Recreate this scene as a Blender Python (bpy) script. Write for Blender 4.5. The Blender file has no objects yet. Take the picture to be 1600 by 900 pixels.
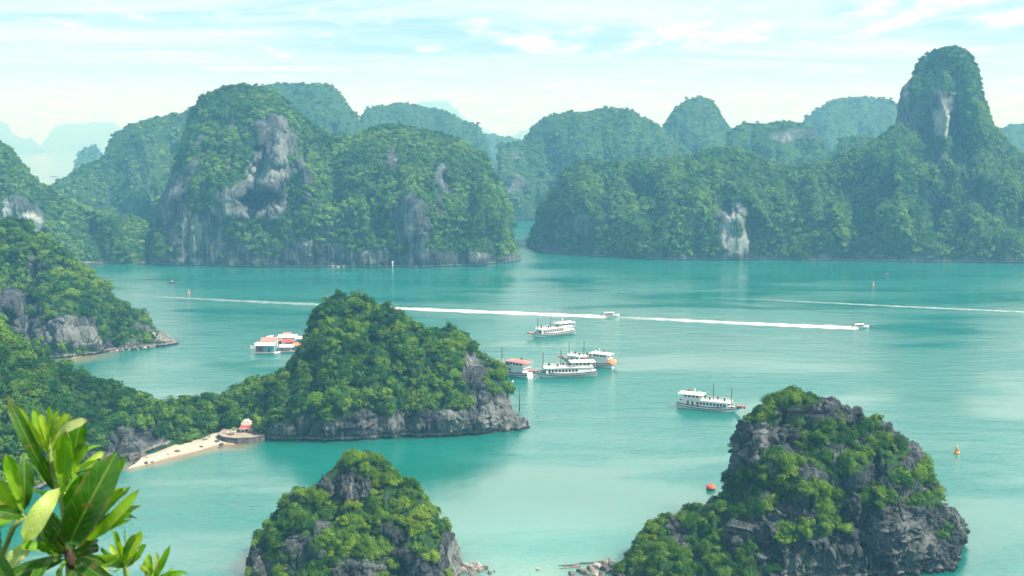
import bpy, bmesh, math, random
import numpy as np
from mathutils import Vector, Quaternion, Matrix, Euler

random.seed(7)
S = bpy.context.scene
C = S.collection
rad = math.radians

# ------------------------------------------------------------------ camera
CAMZ, F, HZ = 110.0, 1600.0, 220.0            # eye height; focal length and horizon row in 1600x900 pixels
PITCH = math.atan((450 - HZ) / F)
cam_d = bpy.data.cameras.new("camera")
cam_d.sensor_width = 36.0
cam_d.lens = 36.0
cam_d.clip_start, cam_d.clip_end = 0.1, 60000
cam_d.dof.use_dof = True
cam_d.dof.focus_distance = 420
cam_d.dof.aperture_fstop = 13.0
cam = bpy.data.objects.new("camera", cam_d)
C.objects.link(cam)
cam.location = (0, 0, CAMZ)
cam.rotation_euler = (math.pi / 2 - PITCH, 0, 0)
S.camera = cam

# ------------------------------------------------------------------ light
SUN_ELEV, SUN_AZ = 53.0, 106.0                  # azimuth clockwise from +Y (the view direction)
az, el = rad(SUN_AZ), rad(SUN_ELEV)
SUN = Vector((math.sin(az) * math.cos(el), math.cos(az) * math.cos(el), math.sin(el)))
sun_d = bpy.data.lights.new("sun", 'SUN')
sun_d.energy, sun_d.angle, sun_d.color = 5.0, rad(0.55), (1.0, 0.965, 0.90)
sun = bpy.data.objects.new("sun", sun_d)
C.objects.link(sun)
sun.rotation_euler = (-SUN).to_track_quat('-Z', 'Y').to_euler()

W = bpy.data.worlds.new("World")
S.world = W
W.use_nodes = True
S.view_settings.view_transform = 'Standard'
S.view_settings.look = 'None'
S.view_settings.gamma = 1
S.view_settings.exposure = 1.0
S.render.engine = 'CYCLES'
S.cycles.use_denoising = True
S.cycles.max_bounces = 6
S.cycles.diffuse_bounces = 1
S.cycles.glossy_bounces = 2
S.cycles.transmission_bounces = 3
S.cycles.transparent_max_bounces = 12
S.cycles.volume_bounces = 0
S.cycles.caustics_reflective = False
S.cycles.caustics_refractive = False


class NT:
    """Small helper for node trees."""
    def __init__(s, t):
        s.t = t
        t.nodes.clear()

    def n(s, kind, ins=None, **kw):
        nd = s.t.nodes.new(kind)
        for k, v in kw.items():
            setattr(nd, k, v)
        for k, v in (ins or {}).items():
            s.set(nd.inputs[k], v)
        return nd

    def set(s, sock, v):
        if isinstance(v, bpy.types.NodeSocket):
            s.t.links.new(v, sock)
        elif isinstance(v, bpy.types.Node):
            s.t.links.new(v.outputs[0], sock)
        else:
            sock.default_value = v

    def math(s, op, a, b=0.0, c=0.0, clamp=False):
        return s.n('ShaderNodeMath', {0: a, 1: b, 2: c}, operation=op, use_clamp=clamp).outputs[0]

    def vmath(s, op, a, b=(0, 0, 0)):
        return s.n('ShaderNodeVectorMath', {0: a, 1: b}, operation=op).outputs[0]

    def mix(s, f, a, b, mode='MIX'):
        nd = s.n('ShaderNodeMix', data_type='RGBA', blend_type=mode)
        s.set(nd.inputs[0], f); s.set(nd.inputs[6], a); s.set(nd.inputs[7], b)
        return nd.outputs[2]

    def ramp(s, f, stops, interp='LINEAR'):
        nd = s.n('ShaderNodeValToRGB', {0: f})
        nd.color_ramp.interpolation = interp
        e = nd.color_ramp.elements
        while len(e) > 1: e.remove(e[-1])
        for i, (p, c) in enumerate(stops):
            x = e[0] if i == 0 else e.new(p)
            x.position = p
            x.color = (*c, 1) if isinstance(c, (tuple, list)) else (c, c, c, 1)
        return nd.outputs[0]

    def noise(s, vec, scale, detail=4, rough=0.55, dist=0.0):
        return s.n('ShaderNodeTexNoise', {'Vector': vec, 'Scale': scale, 'Detail': detail, 'Roughness': rough, 'Distortion': dist}).outputs[0]

    def mapr(s, v, a, b, c=0.0, d=1.0, smooth=True):
        return s.n('ShaderNodeMapRange', {0: v, 1: a, 2: b, 3: c, 4: d}, interpolation_type='SMOOTHSTEP' if smooth else 'LINEAR').outputs[0]


def rgb(*c): return (*c, 1.0)

# sky: physical sky with clouds that drift on a flat layer overhead, plus an added bright veil out of view
t = NT(W.node_tree)
sky = t.n('ShaderNodeTexSky', sky_type='NISHITA', sun_disc=False, sun_elevation=el, sun_rotation=az, air_density=1.0, dust_density=1.6, ozone_density=1.5)
tc = t.n('ShaderNodeTexCoord')
sep = t.n('ShaderNodeSeparateXYZ', {0: tc.outputs['Generated']})
zz = t.math('ADD', t.math('MAXIMUM', sep.outputs[2], 0.0), 0.035)
px = t.math('DIVIDE', sep.outputs[0], zz)
py = t.math('DIVIDE', sep.outputs[1], zz)
pl = t.n('ShaderNodeCombineXYZ', {0: px, 1: py, 2: 0.0}).outputs[0]
bank = t.noise(t.vmath('MULTIPLY', pl, (2.3, 1.0, 1)), 1.0, 9, 0.62, 0.15)
veil = t.noise(t.vmath('MULTIPLY', pl, (0.14, 0.42, 1)), 1.7, 8, 0.68, 0.8)
# a long bank of small cumulus that climbs towards the east
line = t.math('SUBTRACT', sep.outputs[2], t.math('ADD', t.math('MULTIPLY', sep.outputs[0], 0.055), 0.092))
band = t.math('MULTIPLY', t.mapr(t.math('ABSOLUTE', line), 0.004, 0.024, 1.0, 0.0), t.mapr(sep.outputs[0], -0.10, 0.06))
east = t.math('MULTIPLY', t.mapr(sep.outputs[0], 0.14, 0.40), t.mapr(line, -0.01, 0.01))
bank_f = t.math('MULTIPLY', 0.9, t.mapr(t.math('ADD', bank, t.math('ADD', t.math('MULTIPLY', band, 0.12), t.math('MULTIPLY', east, 0.045))), 0.44, 0.86))
veil_f = t.mapr(veil, 0.34, 0.72, 0.0, 0.68)
cl = t.math('MAXIMUM', bank_f, veil_f)
low = t.math('MAXIMUM', t.mapr(sep.outputs[2], 0.005, 0.092, 0.97, 0.0), t.math('MULTIPLY', t.mapr(sep.outputs[2], 0.14, 0.24, 0.0, 0.95), t.mapr(sep.outputs[2], 0.42, 0.6, 1.0, 0.0)))  # second term: bright veil out of view, added to brighten the water's reflections
cl = t.math('MAXIMUM', cl, low)
cl = t.math('MULTIPLY', cl, t.mapr(sep.outputs[2], 0.40, 0.72, 1.0, 0.15))
base = t.mix(1.0, sky.outputs[0], t.mix(t.mapr(sep.outputs[2], 0.30, 0.62), rgb(0.60, 0.82, 1.42), rgb(0.45, 0.60, 0.68)), 'MULTIPLY')
wht = t.mix(bank_f, t.mix(t.mapr(sep.outputs[2], 0.0, 0.10), rgb(3.0, 8.6, 13.0), t.mix(t.mapr(sep.outputs[2], 0.13, 0.22), rgb(7.8, 9.6, 11.2), rgb(10.5, 12.0, 12.4))), rgb(10.2, 11.6, 12.0))
col = t.mix(cl, base, wht)
bg = t.n('ShaderNodeBackground', {0: col, 1: 0.085})
t.n('ShaderNodeOutputWorld', {0: bg.outputs[0]})

# ------------------------------------------------------------------ pixel -> place
CP, SP = math.cos(PITCH), math.sin(PITCH)

def ray(u, v):
    a = (np.asarray(u, float) - 800) / F
    b = (450 - np.asarray(v, float)) / F
    return a, CP + b * SP, -SP + b * CP

def P(u, v, Y):
    dx, dy, dz = ray(u, v)
    k = np.asarray(Y, float) / dy
    return dx * k, dy * k, CAMZ + dz * k

def Wp(u, v, z=0.0):
    """Where the ray of a pixel meets the water."""
    dx, dy, dz = ray(u, v)
    k = (z - CAMZ) / dz
    return Vector((float(dx * k), float(dy * k), z))

def WY(u, v):
    dx, dy, dz = ray(u, v)
    return -CAMZ / dz * dy

# ------------------------------------------------------------------ numpy noise
def _hash(ix, iy, iz, seed):
    h = (ix.astype(np.uint32) * np.uint32(374761393)) ^ (iy.astype(np.uint32) * np.uint32(668265263)) ^ (iz.astype(np.uint32) * np.uint32(2246822519)) ^ np.uint32(seed * 3266489917 % 2**32)
    h ^= h >> np.uint32(15); h *= np.uint32(2246822519); h ^= h >> np.uint32(13); h *= np.uint32(3266489917); h ^= h >> np.uint32(16)
    return h.astype(np.float32) * np.float32(2.0 / 4294967295.0) - np.float32(1.0)

def vnoise(x, y, z, seed=0):
    with np.errstate(over='ignore'):
        fx, fy, fz = np.floor(x), np.floor(y), np.floor(z)
        ix, iy, iz = fx.astype(np.int64), fy.astype(np.int64), fz.astype(np.int64)
        a, b, c = x - fx, y - fy, z - fz
        a = a * a * a * (a * (a * 6 - 15) + 10); b = b * b * b * (b * (b * 6 - 15) + 10); c = c * c * c * (c * (c * 6 - 15) + 10)
        r = 0
        for k in (0, 1):
            wz = c if k else 1 - c
            for j in (0, 1):
                wy = b if j else 1 - b
                h0 = _hash(ix, iy + j, iz + k, seed); h1 = _hash(ix + 1, iy + j, iz + k, seed)
                r = r + wz * wy * (h0 * (1 - a) + h1 * a)
    return r

def fbm(p, s, octaves=4, seed=0, gain=0.5, ridge=False):
    sx, sy, sz = (s, s, s) if np.isscalar(s) else s
    r, amp, tot, f = 0, 1.0, 0.0, 1.0
    for o in range(octaves):
        n = vnoise(p[..., 0] / sx * f + 17.3 * o, p[..., 1] / sy * f - 9.1 * o, p[..., 2] / sz * f + 4.7 * o, seed + o * 13)
        if ridge: n = 1 - 2 * np.abs(n)
        r = r + n * amp; tot += amp; amp *= gain; f *= 2.03
    return r / tot

def sstep(a, b, x):
    t_ = np.clip((x - a) / (b - a), 0, 1)
    return t_ * t_ * (3 - 2 * t_)

# ------------------------------------------------------------------ tagging
def tag(o, label=None, cat=None, group=None, kind=None):
    if label: o['label'] = label
    if cat: o['category'] = cat
    if group: o['group'] = group
    if kind: o['kind'] = kind
    return o

def link(name, me, mat=None, parent=None, loc=None):
    if mat is not None and not me.materials:
        me.materials.append(mat)
    o = bpy.data.objects.new(name, me)
    C.objects.link(o)
    if parent: o.parent = parent
    if loc is not None: o.location = loc
    return o

def empty(name, loc, rz=0.0):
    o = bpy.data.objects.new(name, None)
    C.objects.link(o)
    o.location = loc
    o.rotation_euler = (0, 0, rz)
    return o

def mesh_np(name, verts, faces, smooth=True):
    me = bpy.data.meshes.new(name)
    verts = np.asarray(verts, np.float32); faces = np.asarray(faces, np.int32)
    k = faces.shape[1]
    me.vertices.add(len(verts)); me.vertices.foreach_set('co', verts.ravel())
    me.loops.add(faces.size); me.loops.foreach_set('vertex_index', faces.ravel())
    me.polygons.add(len(faces)); me.polygons.foreach_set('loop_start', np.arange(0, faces.size, k, dtype=np.int32))
    if smooth: me.polygons.foreach_set('use_smooth', np.ones(len(faces), bool))
    me.update(calc_edges=True)
    return me

def attr(me, name, data, kind='FLOAT', dom='POINT'):
    a = me.attributes.new(name, kind, dom)
    a.data.foreach_set('vector' if kind == 'FLOAT_VECTOR' else 'value', np.ascontiguousarray(data).ravel())

# ------------------------------------------------------------------ materials
def mat(name):
    m = bpy.data.materials.new(name)
    m.use_nodes = True
    return m, NT(m.node_tree)

def simple(name, c, rough=0.5, metal=0.0, vary=0.12, scale=3.0, spec=0.5):
    m, t = mat(name)
    tc = t.n('ShaderNodeTexCoord')
    n = t.noise(tc.outputs['Object'], scale, 5, 0.6)
    col = t.mix(t.mapr(n, 0.3, 0.7), rgb(*[x * (1 - vary) for x in c]), rgb(*[min(1, x * (1 + vary)) for x in c]))
    b = t.n('ShaderNodeBsdfPrincipled', {'Base Color': col, 'Roughness': rough, 'Metallic': metal, 'Specular IOR Level': spec})
    t.n('ShaderNodeOutputMaterial', {0: b.outputs[0]})
    return m

def foliage_mat(name, dark, mid, light, trans=0.16, rnd=0.42):
    m, t = mat(name)
    oi = t.n('ShaderNodeObjectInfo')
    tone = t.n('ShaderNodeAttribute', attribute_name='tone').outputs['Fac']
    patch = t.mapr(t.noise(oi.outputs['Location'], 0.028, 4, 0.6), 0.3, 0.7)
    a = t.math('ADD', t.math('ADD', t.math('MULTIPLY', oi.outputs['Random'], rnd), t.math('MULTIPLY', tone, 0.25)), t.math('MULTIPLY', patch, 0.75 - rnd))
    col = t.ramp(a, [(0.05, dark), (0.38, mid), (0.68, light), (1.0, tuple(x * y for x, y in zip(light, (1.45, 1.2, 1.0))))])
    d = t.n('ShaderNodeBsdfDiffuse', {'Color': col})
    tr = t.n('ShaderNodeBsdfTranslucent', {'Color': t.mix(1.0, col, rgb(1.25, 1.3, 0.7), 'MULTIPLY')})
    mx = t.n('ShaderNodeMixShader', {0: trans, 1: d.outputs[0], 2: tr.outputs[0]})
    t.n('ShaderNodeOutputMaterial', {0: mx.outputs[0]})
    return m

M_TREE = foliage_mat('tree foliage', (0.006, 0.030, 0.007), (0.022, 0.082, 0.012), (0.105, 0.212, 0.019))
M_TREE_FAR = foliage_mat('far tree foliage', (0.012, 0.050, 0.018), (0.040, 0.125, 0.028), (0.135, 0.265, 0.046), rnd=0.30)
M_BUSH = foliage_mat('islet bush foliage', (0.008, 0.036, 0.009), (0.030, 0.096, 0.013), (0.120, 0.225, 0.020))

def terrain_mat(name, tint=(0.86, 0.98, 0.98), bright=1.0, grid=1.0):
    m, t = mat(name)
    geo = t.n('ShaderNodeNewGeometry').outputs['Position']
    rock = t.n('ShaderNodeAttribute', attribute_name='rock').outputs['Fac']
    st = t.vmath('MULTIPLY', geo, (1, 1, 0.16))
    streak = t.math('ADD', t.math('MULTIPLY', t.noise(st, 0.55 / grid, 6, 0.62, 0.4), 0.5), t.math('MULTIPLY', t.noise(t.vmath('MULTIPLY', geo, (1, 1, 0.05)), 1.3 / grid, 4, 0.6, 0.2), 0.5))
    blot = t.noise(geo, 0.10 / grid, 5, 0.6, 0.5)
    fine = t.noise(t.vmath('MULTIPLY', geo, (1, 1, 0.6)), 1.6 / grid, 6, 0.7)
    v = t.math('ADD', t.math('MULTIPLY', streak, 0.55), t.math('MULTIPLY', blot, 0.45))
    c = t.ramp(v, [(0.38, (0.014, 0.018, 0.022)), (0.46, (0.050, 0.057, 0.063)), (0.53, (0.12, 0.128, 0.135)), (0.64, (0.34, 0.345, 0.34))])
    och = t.mapr(t.noise(geo, 0.16 / grid, 3, 0.5), 0.60, 0.74)
    c = t.mix(t.math('MULTIPLY', och, 0.22), c, rgb(0.36, 0.27, 0.17))
    c = t.mix(t.mapr(fine, 0.30, 0.72), t.mix(1.0, c, rgb(0.5, 0.52, 0.55), 'MULTIPLY'), c)
    pale = t.n('ShaderNodeAttribute', attribute_name='pale').outputs['Fac']
    c = t.mix(t.math('MULTIPLY', pale, t.mapr(streak, 0.36, 0.56, 0.25, 1.0)), c, rgb(0.42, 0.42, 0.40))
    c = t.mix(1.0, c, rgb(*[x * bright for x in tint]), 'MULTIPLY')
    zh = t.math('ADD', t.n('ShaderNodeSeparateXYZ', {0: geo}).outputs[2], t.math('MULTIPLY', t.math('SUBTRACT', fine, 0.5), 0.8))
    c = t.mix(t.math('MULTIPLY', t.mapr(zh, 0.7, 1.1), t.mapr(zh, 1.3, 2.0, 0.55, 0.0)), c, rgb(0.34, 0.33, 0.29))
    c = t.mix(t.mapr(zh, 0.5, 0.9, 0.8, 0.0), c, rgb(0.022, 0.022, 0.020))
    gn = t.noise(geo, 0.5 / grid, 5, 0.65)
    gr = t.ramp(gn, [(0.32, (0.012, 0.042, 0.012)), (0.52, (0.026, 0.075, 0.018)), (0.70, (0.055, 0.12, 0.024))])
    f = t.mapr(t.math('ADD', rock, t.math('MULTIPLY', t.math('SUBTRACT', fine, 0.5), 0.7)), 0.38, 0.58)
    col = t.mix(f, gr, c)
    bh = t.math('ADD', t.math('MULTIPLY', streak, 1.0), t.math('MULTIPLY', fine, 0.55))
    bump = t.n('ShaderNodeBump', {'Strength': 1.0, 'Distance': 1.5 * grid, 'Height': bh})
    b = t.n('ShaderNodeBsdfPrincipled', {'Base Color': col, 'Roughness': 0.9, 'Specular IOR Level': 0.15, 'Normal': bump.outputs[0]})
    t.n('ShaderNodeOutputMaterial', {0: b.outputs[0]})
    return m

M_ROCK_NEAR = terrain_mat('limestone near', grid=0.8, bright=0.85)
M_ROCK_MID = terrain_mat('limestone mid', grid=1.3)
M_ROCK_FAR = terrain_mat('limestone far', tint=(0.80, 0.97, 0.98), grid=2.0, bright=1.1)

# ------------------------------------------------------------------ crowns
def crown(seed, clumps, leaves, leaf, flat=1.0):
    """A lumpy crown of leaf sprays, unit radius, base at the origin."""
    r = np.random.default_rng(seed)
    V, T = [], []
    n = 0
    hgt = r.uniform(0.75, 1.15) * flat
    for k in range(clumps):
        for _ in range(20):
            d = r.normal(size=3); d /= np.linalg.norm(d)
            if d[2] > -0.25: break
        rr = r.uniform(0.32, 0.68) if k else 0.1
        c = np.array([d[0] * rr, d[1] * rr, 0.38 * hgt + d[2] * rr * hgt * 0.72])
        cr = r.uniform(0.24, 0.40) if k else 0.48
        m = leaves
        q = r.normal(size=(m, 3)); q /= np.linalg.norm(q, axis=1)[:, None]
        q[:, 2] = np.where(q[:, 2] < -0.45, -q[:, 2], q[:, 2])
        rad_ = cr * r.uniform(0.62, 1.12, size=(m, 1))
        p = c + q * rad_ * np.array([1, 1, 0.85])
        nrm = q * 0.9 + r.normal(size=(m, 3)) * 0.26 + np.array([0, 0, 0.25])
        nrm /= np.linalg.norm(nrm, axis=1)[:, None]
        a = np.cross(nrm, r.normal(size=(m, 3))); a /= np.linalg.norm(a, axis=1)[:, None]
        b = np.cross(nrm, a)
        s = leaf * r.uniform(0.6, 1.35, size=(m, 1))
        quad = np.stack([p - a * s, p - b * s * 0.55 + nrm * s * 0.15, p + a * s, p + b * s * 0.55 + nrm * s * 0.15], 1)
        V.append(quad.reshape(-1, 3))
        T.append(np.repeat(np.clip(r.uniform(0, 1) * 0.7 + r.uniform(0, 0.3, size=m), 0, 1), 4))
        for e_ in (np.array([0.03, 0, 0]), np.array([0, 0.03, 0])):     # a limb out to the spray
            V.append(np.stack([np.array([0, 0, -0.1]) - e_, c - e_ * 0.4, c + e_ * 0.4, np.array([0, 0, -0.1]) + e_])); T.append(np.zeros(4))
    V = np.concatenate(V); T = np.concatenate(T)
    Fc = np.arange(len(V)).reshape(-1, 4)
    return V, Fc, T

NEAR = [crown(10 + i, c_, n_, l_, fl) for i, (c_, n_, l_, fl) in enumerate(((24, 48, 0.080, 1.0), (14, 60, 0.10, 0.8), (34, 36, 0.070, 1.25), (18, 44, 0.11, 0.9), (28, 44, 0.065, 1.1), (12, 56, 0.085, 0.65)))]
MIDC = [crown(40 + i, c_, n_, l_, fl) for i, (c_, n_, l_, fl) in enumerate(((16, 30, 0.115, 1.0), (11, 36, 0.13, 0.85), (24, 26, 0.095, 1.3), (13, 28, 0.14, 0.9), (20, 28, 0.10, 1.1), (9, 34, 0.12, 0.7)))]
FARC = [crown(70 + i, 9, 12, 0.21, fl) for i, fl in enumerate((1.0, 0.85, 1.2, 0.9, 1.1, 0.8))]
NV = 6

def forest_nodes():
    g = bpy.data.node_groups.new('forest', 'GeometryNodeTree')
    g.interface.new_socket('Geometry', in_out='INPUT', socket_type='NodeSocketGeometry')
    g.interface.new_socket('Geometry', in_out='OUTPUT', socket_type='NodeSocketGeometry')
    N, L = g.nodes, g.links
    gi, go = N.new('NodeGroupInput'), N.new('NodeGroupOutput')
    def na(name, kind):
        x = N.new('GeometryNodeInputNamedAttribute'); x.data_type = kind; x.inputs['Name'].default_value = name
        return x.outputs['Attribute']
    def eq(a, k):
        c = N.new('FunctionNodeCompare'); c.data_type = 'INT'; c.operation = 'EQUAL'
        L.new(a, c.inputs[2]); c.inputs[3].default_value = k
        return c.outputs[0]
    vid, pick, scl, rot = na('vid', 'INT'), na('pick', 'INT'), na('scl', 'FLOAT_VECTOR'), na('rot', 'FLOAT_VECTOR')
    e2r = N.new('FunctionNodeEulerToRotation'); L.new(rot, e2r.inputs[0])
    def sepg(sel):
        s = N.new('GeometryNodeSeparateGeometry'); s.domain = 'POINT'
        L.new(gi.outputs[0], s.inputs[0]); L.new(sel, s.inputs[1])
        return s.outputs[0]
    pts = sepg(eq(vid, -1))
    j = N.new('GeometryNodeJoinGeometry')
    for k in range(NV):
        ip = N.new('GeometryNodeInstanceOnPoints')
        L.new(pts, ip.inputs['Points']); L.new(eq(pick, k), ip.inputs['Selection']); L.new(sepg(eq(vid, k)), ip.inputs['Instance'])
        L.new(e2r.outputs[0], ip.inputs['Rotation']); L.new(scl, ip.inputs['Scale'])
        L.new(ip.outputs[0], j.inputs[0])
    L.new(j.outputs[0], go.inputs[0])
    return g

FOREST = forest_nodes()

def forest(name, label, pos, rot, scl, pick, variants, material):
    vs = [v for v, f, tn in variants]
    off = np.cumsum([0] + [len(v) for v in vs])
    V = np.concatenate(vs + [pos]); Fc = np.concatenate([f + off[i] for i, (v, f, tn) in enumerate(variants)])
    me = mesh_np(name, V, Fc, smooth=False)
    nb, n = off[-1], len(pos)
    attr(me, 'vid', np.concatenate([np.repeat(np.arange(NV), [len(v) for v in vs]), np.full(n, -1)]).astype(np.int32), 'INT')
    attr(me, 'pick', np.concatenate([np.full(nb, -1), pick]).astype(np.int32), 'INT')
    attr(me, 'tone', np.concatenate([tn for v, f, tn in variants] + [np.zeros(n)]).astype(np.float32))
    attr(me, 'scl', np.concatenate([np.ones((nb, 3)), scl]).astype(np.float32), 'FLOAT_VECTOR')
    attr(me, 'rot', np.concatenate([np.zeros((nb, 3)), rot]).astype(np.float32), 'FLOAT_VECTOR')
    o = link(name, me, material)
    m = o.modifiers.new('forest', 'NODES'); m.node_group = FOREST
    return tag(o, label, 'forest', kind='stuff')

# ------------------------------------------------------------------ islands
def resample(pts, n):
    p = np.array(pts, float)
    # rounder outline: Catmull-like subdivision by smoothing a dense polyline
    d = np.r_[0, np.cumsum(np.hypot(*(np.diff(p, axis=0).T)))]
    s = np.linspace(0, d[-1], n)
    u, v = np.interp(s, d, p[:, 0]), np.interp(s, d, p[:, 1])
    k = max(3, n // 90) | 1
    ker = np.hanning(k + 2)[1:-1]; ker /= ker.sum()
    up, vp = np.pad(u, k // 2, mode='edge'), np.pad(v, k // 2, mode='edge')
    return np.convolve(up, ker, 'valid'), np.convolve(vp, ker, 'valid')

TREE_SPOTS = []    # candidates for trees that become objects of their own

def island(name, label, sil, base, depth, back=None, p=1.6, cols=300, rows=120, tree=3.0, dens=0.05, amp=(5, 2, 0.6), sc=(30, 11, 3.5),
           rock0=0.0, rockn=0.8, patches=(), pale=(), base_rock=4.0, caves=(), M=None, variants=FARC, fol=None, seed=0, own=0,
           owned=None, flabel=None, cat='island', lower=0.75, sill=0.6, pvar=0.45, notch=0.0, gul=42.0, relief=1.0, inset=0.5, vst=3.2, bigmax=1.7, parent_label=None, green_under=None):
    rng = np.random.default_rng(seed + 100)
    back = back or depth
    u, vs = resample(sil, cols)
    b = np.array(base, float)
    ins = inset * tree * F / float(np.hypot(np.mean(b[:, 1] * 0 + WY(u.mean(), np.interp(u.mean(), b[:, 0], b[:, 1]))), CAMZ))
    tu, tv = np.gradient(u), np.gradient(vs)
    tl = np.hypot(tu, tv) + 1e-9
    u = u - ins * np.clip(tv / tl, -1, 1) * sstep(0, 25, np.interp(u, b[:, 0], b[:, 1]) - vs)
    vb = np.interp(u, b[:, 0], b[:, 1])
    vs = np.minimum(vs, vb - 0.2)
    Yb = WY(u, vb)
    h = (vb - vs); hn = np.clip(h / h.max(), 0, 1) ** sill
    Yr = Yb + depth * hn
    # lower the ridge by about the height of the trees that stand on it
    pxm = F / np.sqrt(Yr ** 2 + CAMZ ** 2)
    vs2 = np.minimum(vs + lower * tree * pxm * sstep(0, 40, h), vb - 0.2)
    nf = int(rows * 0.72); nb_ = rows - nf
    s = np.linspace(0, 1, nf) ** 0.95
    cu = np.stack([u / 60, np.zeros_like(u) + seed * 3.1, np.zeros_like(u)], -1)
    pp = p * (1 + pvar * fbm(cu, 1.0, 3, seed))
    g = s[None, :] ** pp[:, None]
    vv = vb[:, None] + (vs2 - vb)[:, None] * s[None, :]
    q = np.stack([np.broadcast_to(u[:, None], vv.shape) / 45, vv / 60, np.zeros_like(vv) + seed], -1)
    q2 = np.stack([np.broadcast_to(u[:, None], vv.shape) / gul + 0.5 * fbm(q, 1.2, 2, seed + 8), vv / (gul * 6), np.zeros_like(vv) + seed], -1)
    rel = 0.30 * fbm(q, 1.0, 4, seed + 5) - 0.20 * fbm(q2, 1.0, 3, seed + 6, ridge=True)
    g = np.clip(g + relief * rel * (np.sin(np.pi * s) ** 0.7)[None, :], 0, 1.0)
    Y = Yb[:, None] + (Yr - Yb)[:, None] * g
    X, _, Z = P(np.broadcast_to(u[:, None], vv.shape), vv, Y)
    for (cu_, cv_, ru, rv, dd) in caves:
        e = ((np.broadcast_to(u[:, None], vv.shape) - cu_) / ru) ** 2 + ((vv - cv_) / rv) ** 2
        push = dd * (1 - sstep(0.75, 1.05, e))
        k = (Y + push) / Y
        # push straight back, keeping height: a hollow in the face
        Y = Y + push; X = X * k
    k = np.linspace(0, 1, nb_ + 1)[1:]
    Yk = Yr[:, None] + back * hn[:, None] * k[None, :]
    Zk = Z[:, -1:] * (1 - k[None, :] ** 1.7) - 4 * k[None, :]
    Xk = X[:, -1:] * Yk / Y[:, -1:]
    uu = np.concatenate([np.broadcast_to(u[:, None], vv.shape)[:, :1]] * 1 + [np.broadcast_to(u[:, None], vv.shape), np.broadcast_to(u[:, None], Yk.shape)], 1)
    vfull = np.concatenate([vv[:, :1], vv, np.broadcast_to(vs2[:, None], Yk.shape)], 1)
    G = np.stack([np.concatenate([X[:, :1], X, Xk], 1), np.concatenate([Y[:, :1] + 1, Y, Yk], 1), np.concatenate([Z[:, :1] * 0 - 4, Z, Zk], 1)], -1)
    front = np.concatenate([np.zeros(1), s, 1 + k])[None, :] + np.zeros_like(uu)

    def normals(G):
        du, dv = np.gradient(G, axis=0), np.gradient(G, axis=1)
        n = np.cross(du, dv); n /= np.linalg.norm(n, axis=-1, keepdims=True) + 1e-9
        return n
    n0 = normals(G)
    rock = rock0 + rockn * fbm(G, (sc[0] * 0.8, sc[0] * 0.8, sc[0] * 1.1), 4, seed + 31, gain=0.6)
    for (cu_, cv_, ru, rv, w) in patches:
        e = ((uu - cu_) / ru) ** 2 + ((vfull - cv_) / rv) ** 2
        e = e + 0.5 * fbm(G, sc[1], 3, seed + 77)
        rock = rock + w * (1 - sstep(0.4, 1.2, e))
    rock = rock + 0.9 * (1 - sstep(base_rock * 0.5, base_rock, G[..., 2] + 1.5 * fbm(G, 9.0, 2, seed + 3)))
    pl_ = np.zeros_like(rock)
    for (cu_, cv_, ru, rv, w) in pale:
        e = ((uu - cu_) / ru) ** 2 + ((vfull - cv_) / rv) ** 2 + 0.6 * fbm(G, sc[1], 3, seed + 78)
        pl_ = np.maximum(pl_, w * (1 - sstep(0.4, 1.1, e)))
    rock = np.clip(rock, 0, 1)
    # relief: broad buttresses, vertical flutes and ledges, then broken rock
    fl = fbm(G, (sc[1], sc[1], sc[1] * vst), 4, seed + 11, ridge=True)
    fine = fbm(G, (sc[2], sc[2], sc[2] * 1.3), 4, seed + 12, gain=0.6, ridge=True)
    edge = sstep(0.0, 0.06, np.clip(h / h.max(), 0, 1))[:, None]
    D = amp[0] * fbm(G, sc[0], 3, seed + 10) + amp[1] * fl * (0.55 + 0.6 * rock) + amp[2] * fine * (0.25 + rock)
    if notch:
        D = D - notch * np.exp(-((G[..., 2] - 0.9) / 1.3) ** 2) * (0.7 + 0.6 * fbm(G, 8.0, 2, seed + 19))
    D = D * edge * np.clip((G[..., 2] + 4) / 5, 0, 1)
    G = G + n0 * D[..., None]
    n1 = normals(G)
    nc, nr = G.shape[:2]
    idx = np.arange(nc * nr).reshape(nc, nr)
    Fq = np.stack([idx[:-1, :-1], idx[1:, :-1], idx[1:, 1:], idx[:-1, 1:]], -1).reshape(-1, 4)
    me = mesh_np(name, G.reshape(-1, 3), Fq)
    attr(me, 'rock', rock.reshape(-1).astype(np.float32))
    attr(me, 'pale', pl_.reshape(-1).astype(np.float32))
    o = link(name, me, M)
    tag(o, label, cat, kind='structure')
    # trees
    A, B, Cc, Dd = G[:-1, :-1], G[1:, :-1], G[1:, 1:], G[:-1, 1:]
    area = 0.5 * np.linalg.norm(np.cross(Cc - A, Dd - B), axis=-1)
    rk = 0.25 * (rock[:-1, :-1] + rock[1:, :-1] + rock[1:, 1:] + rock[:-1, 1:])
    fr = front[:-1, :-1]
    wgt = area * (1 - sstep(0.30, 0.55, rk)) * np.where(fr < 1.45, 1, 0.12) * (A[..., 2] > 1.2)
    tot = wgt.sum()
    n = int(tot * dens * 0.8)
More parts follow.
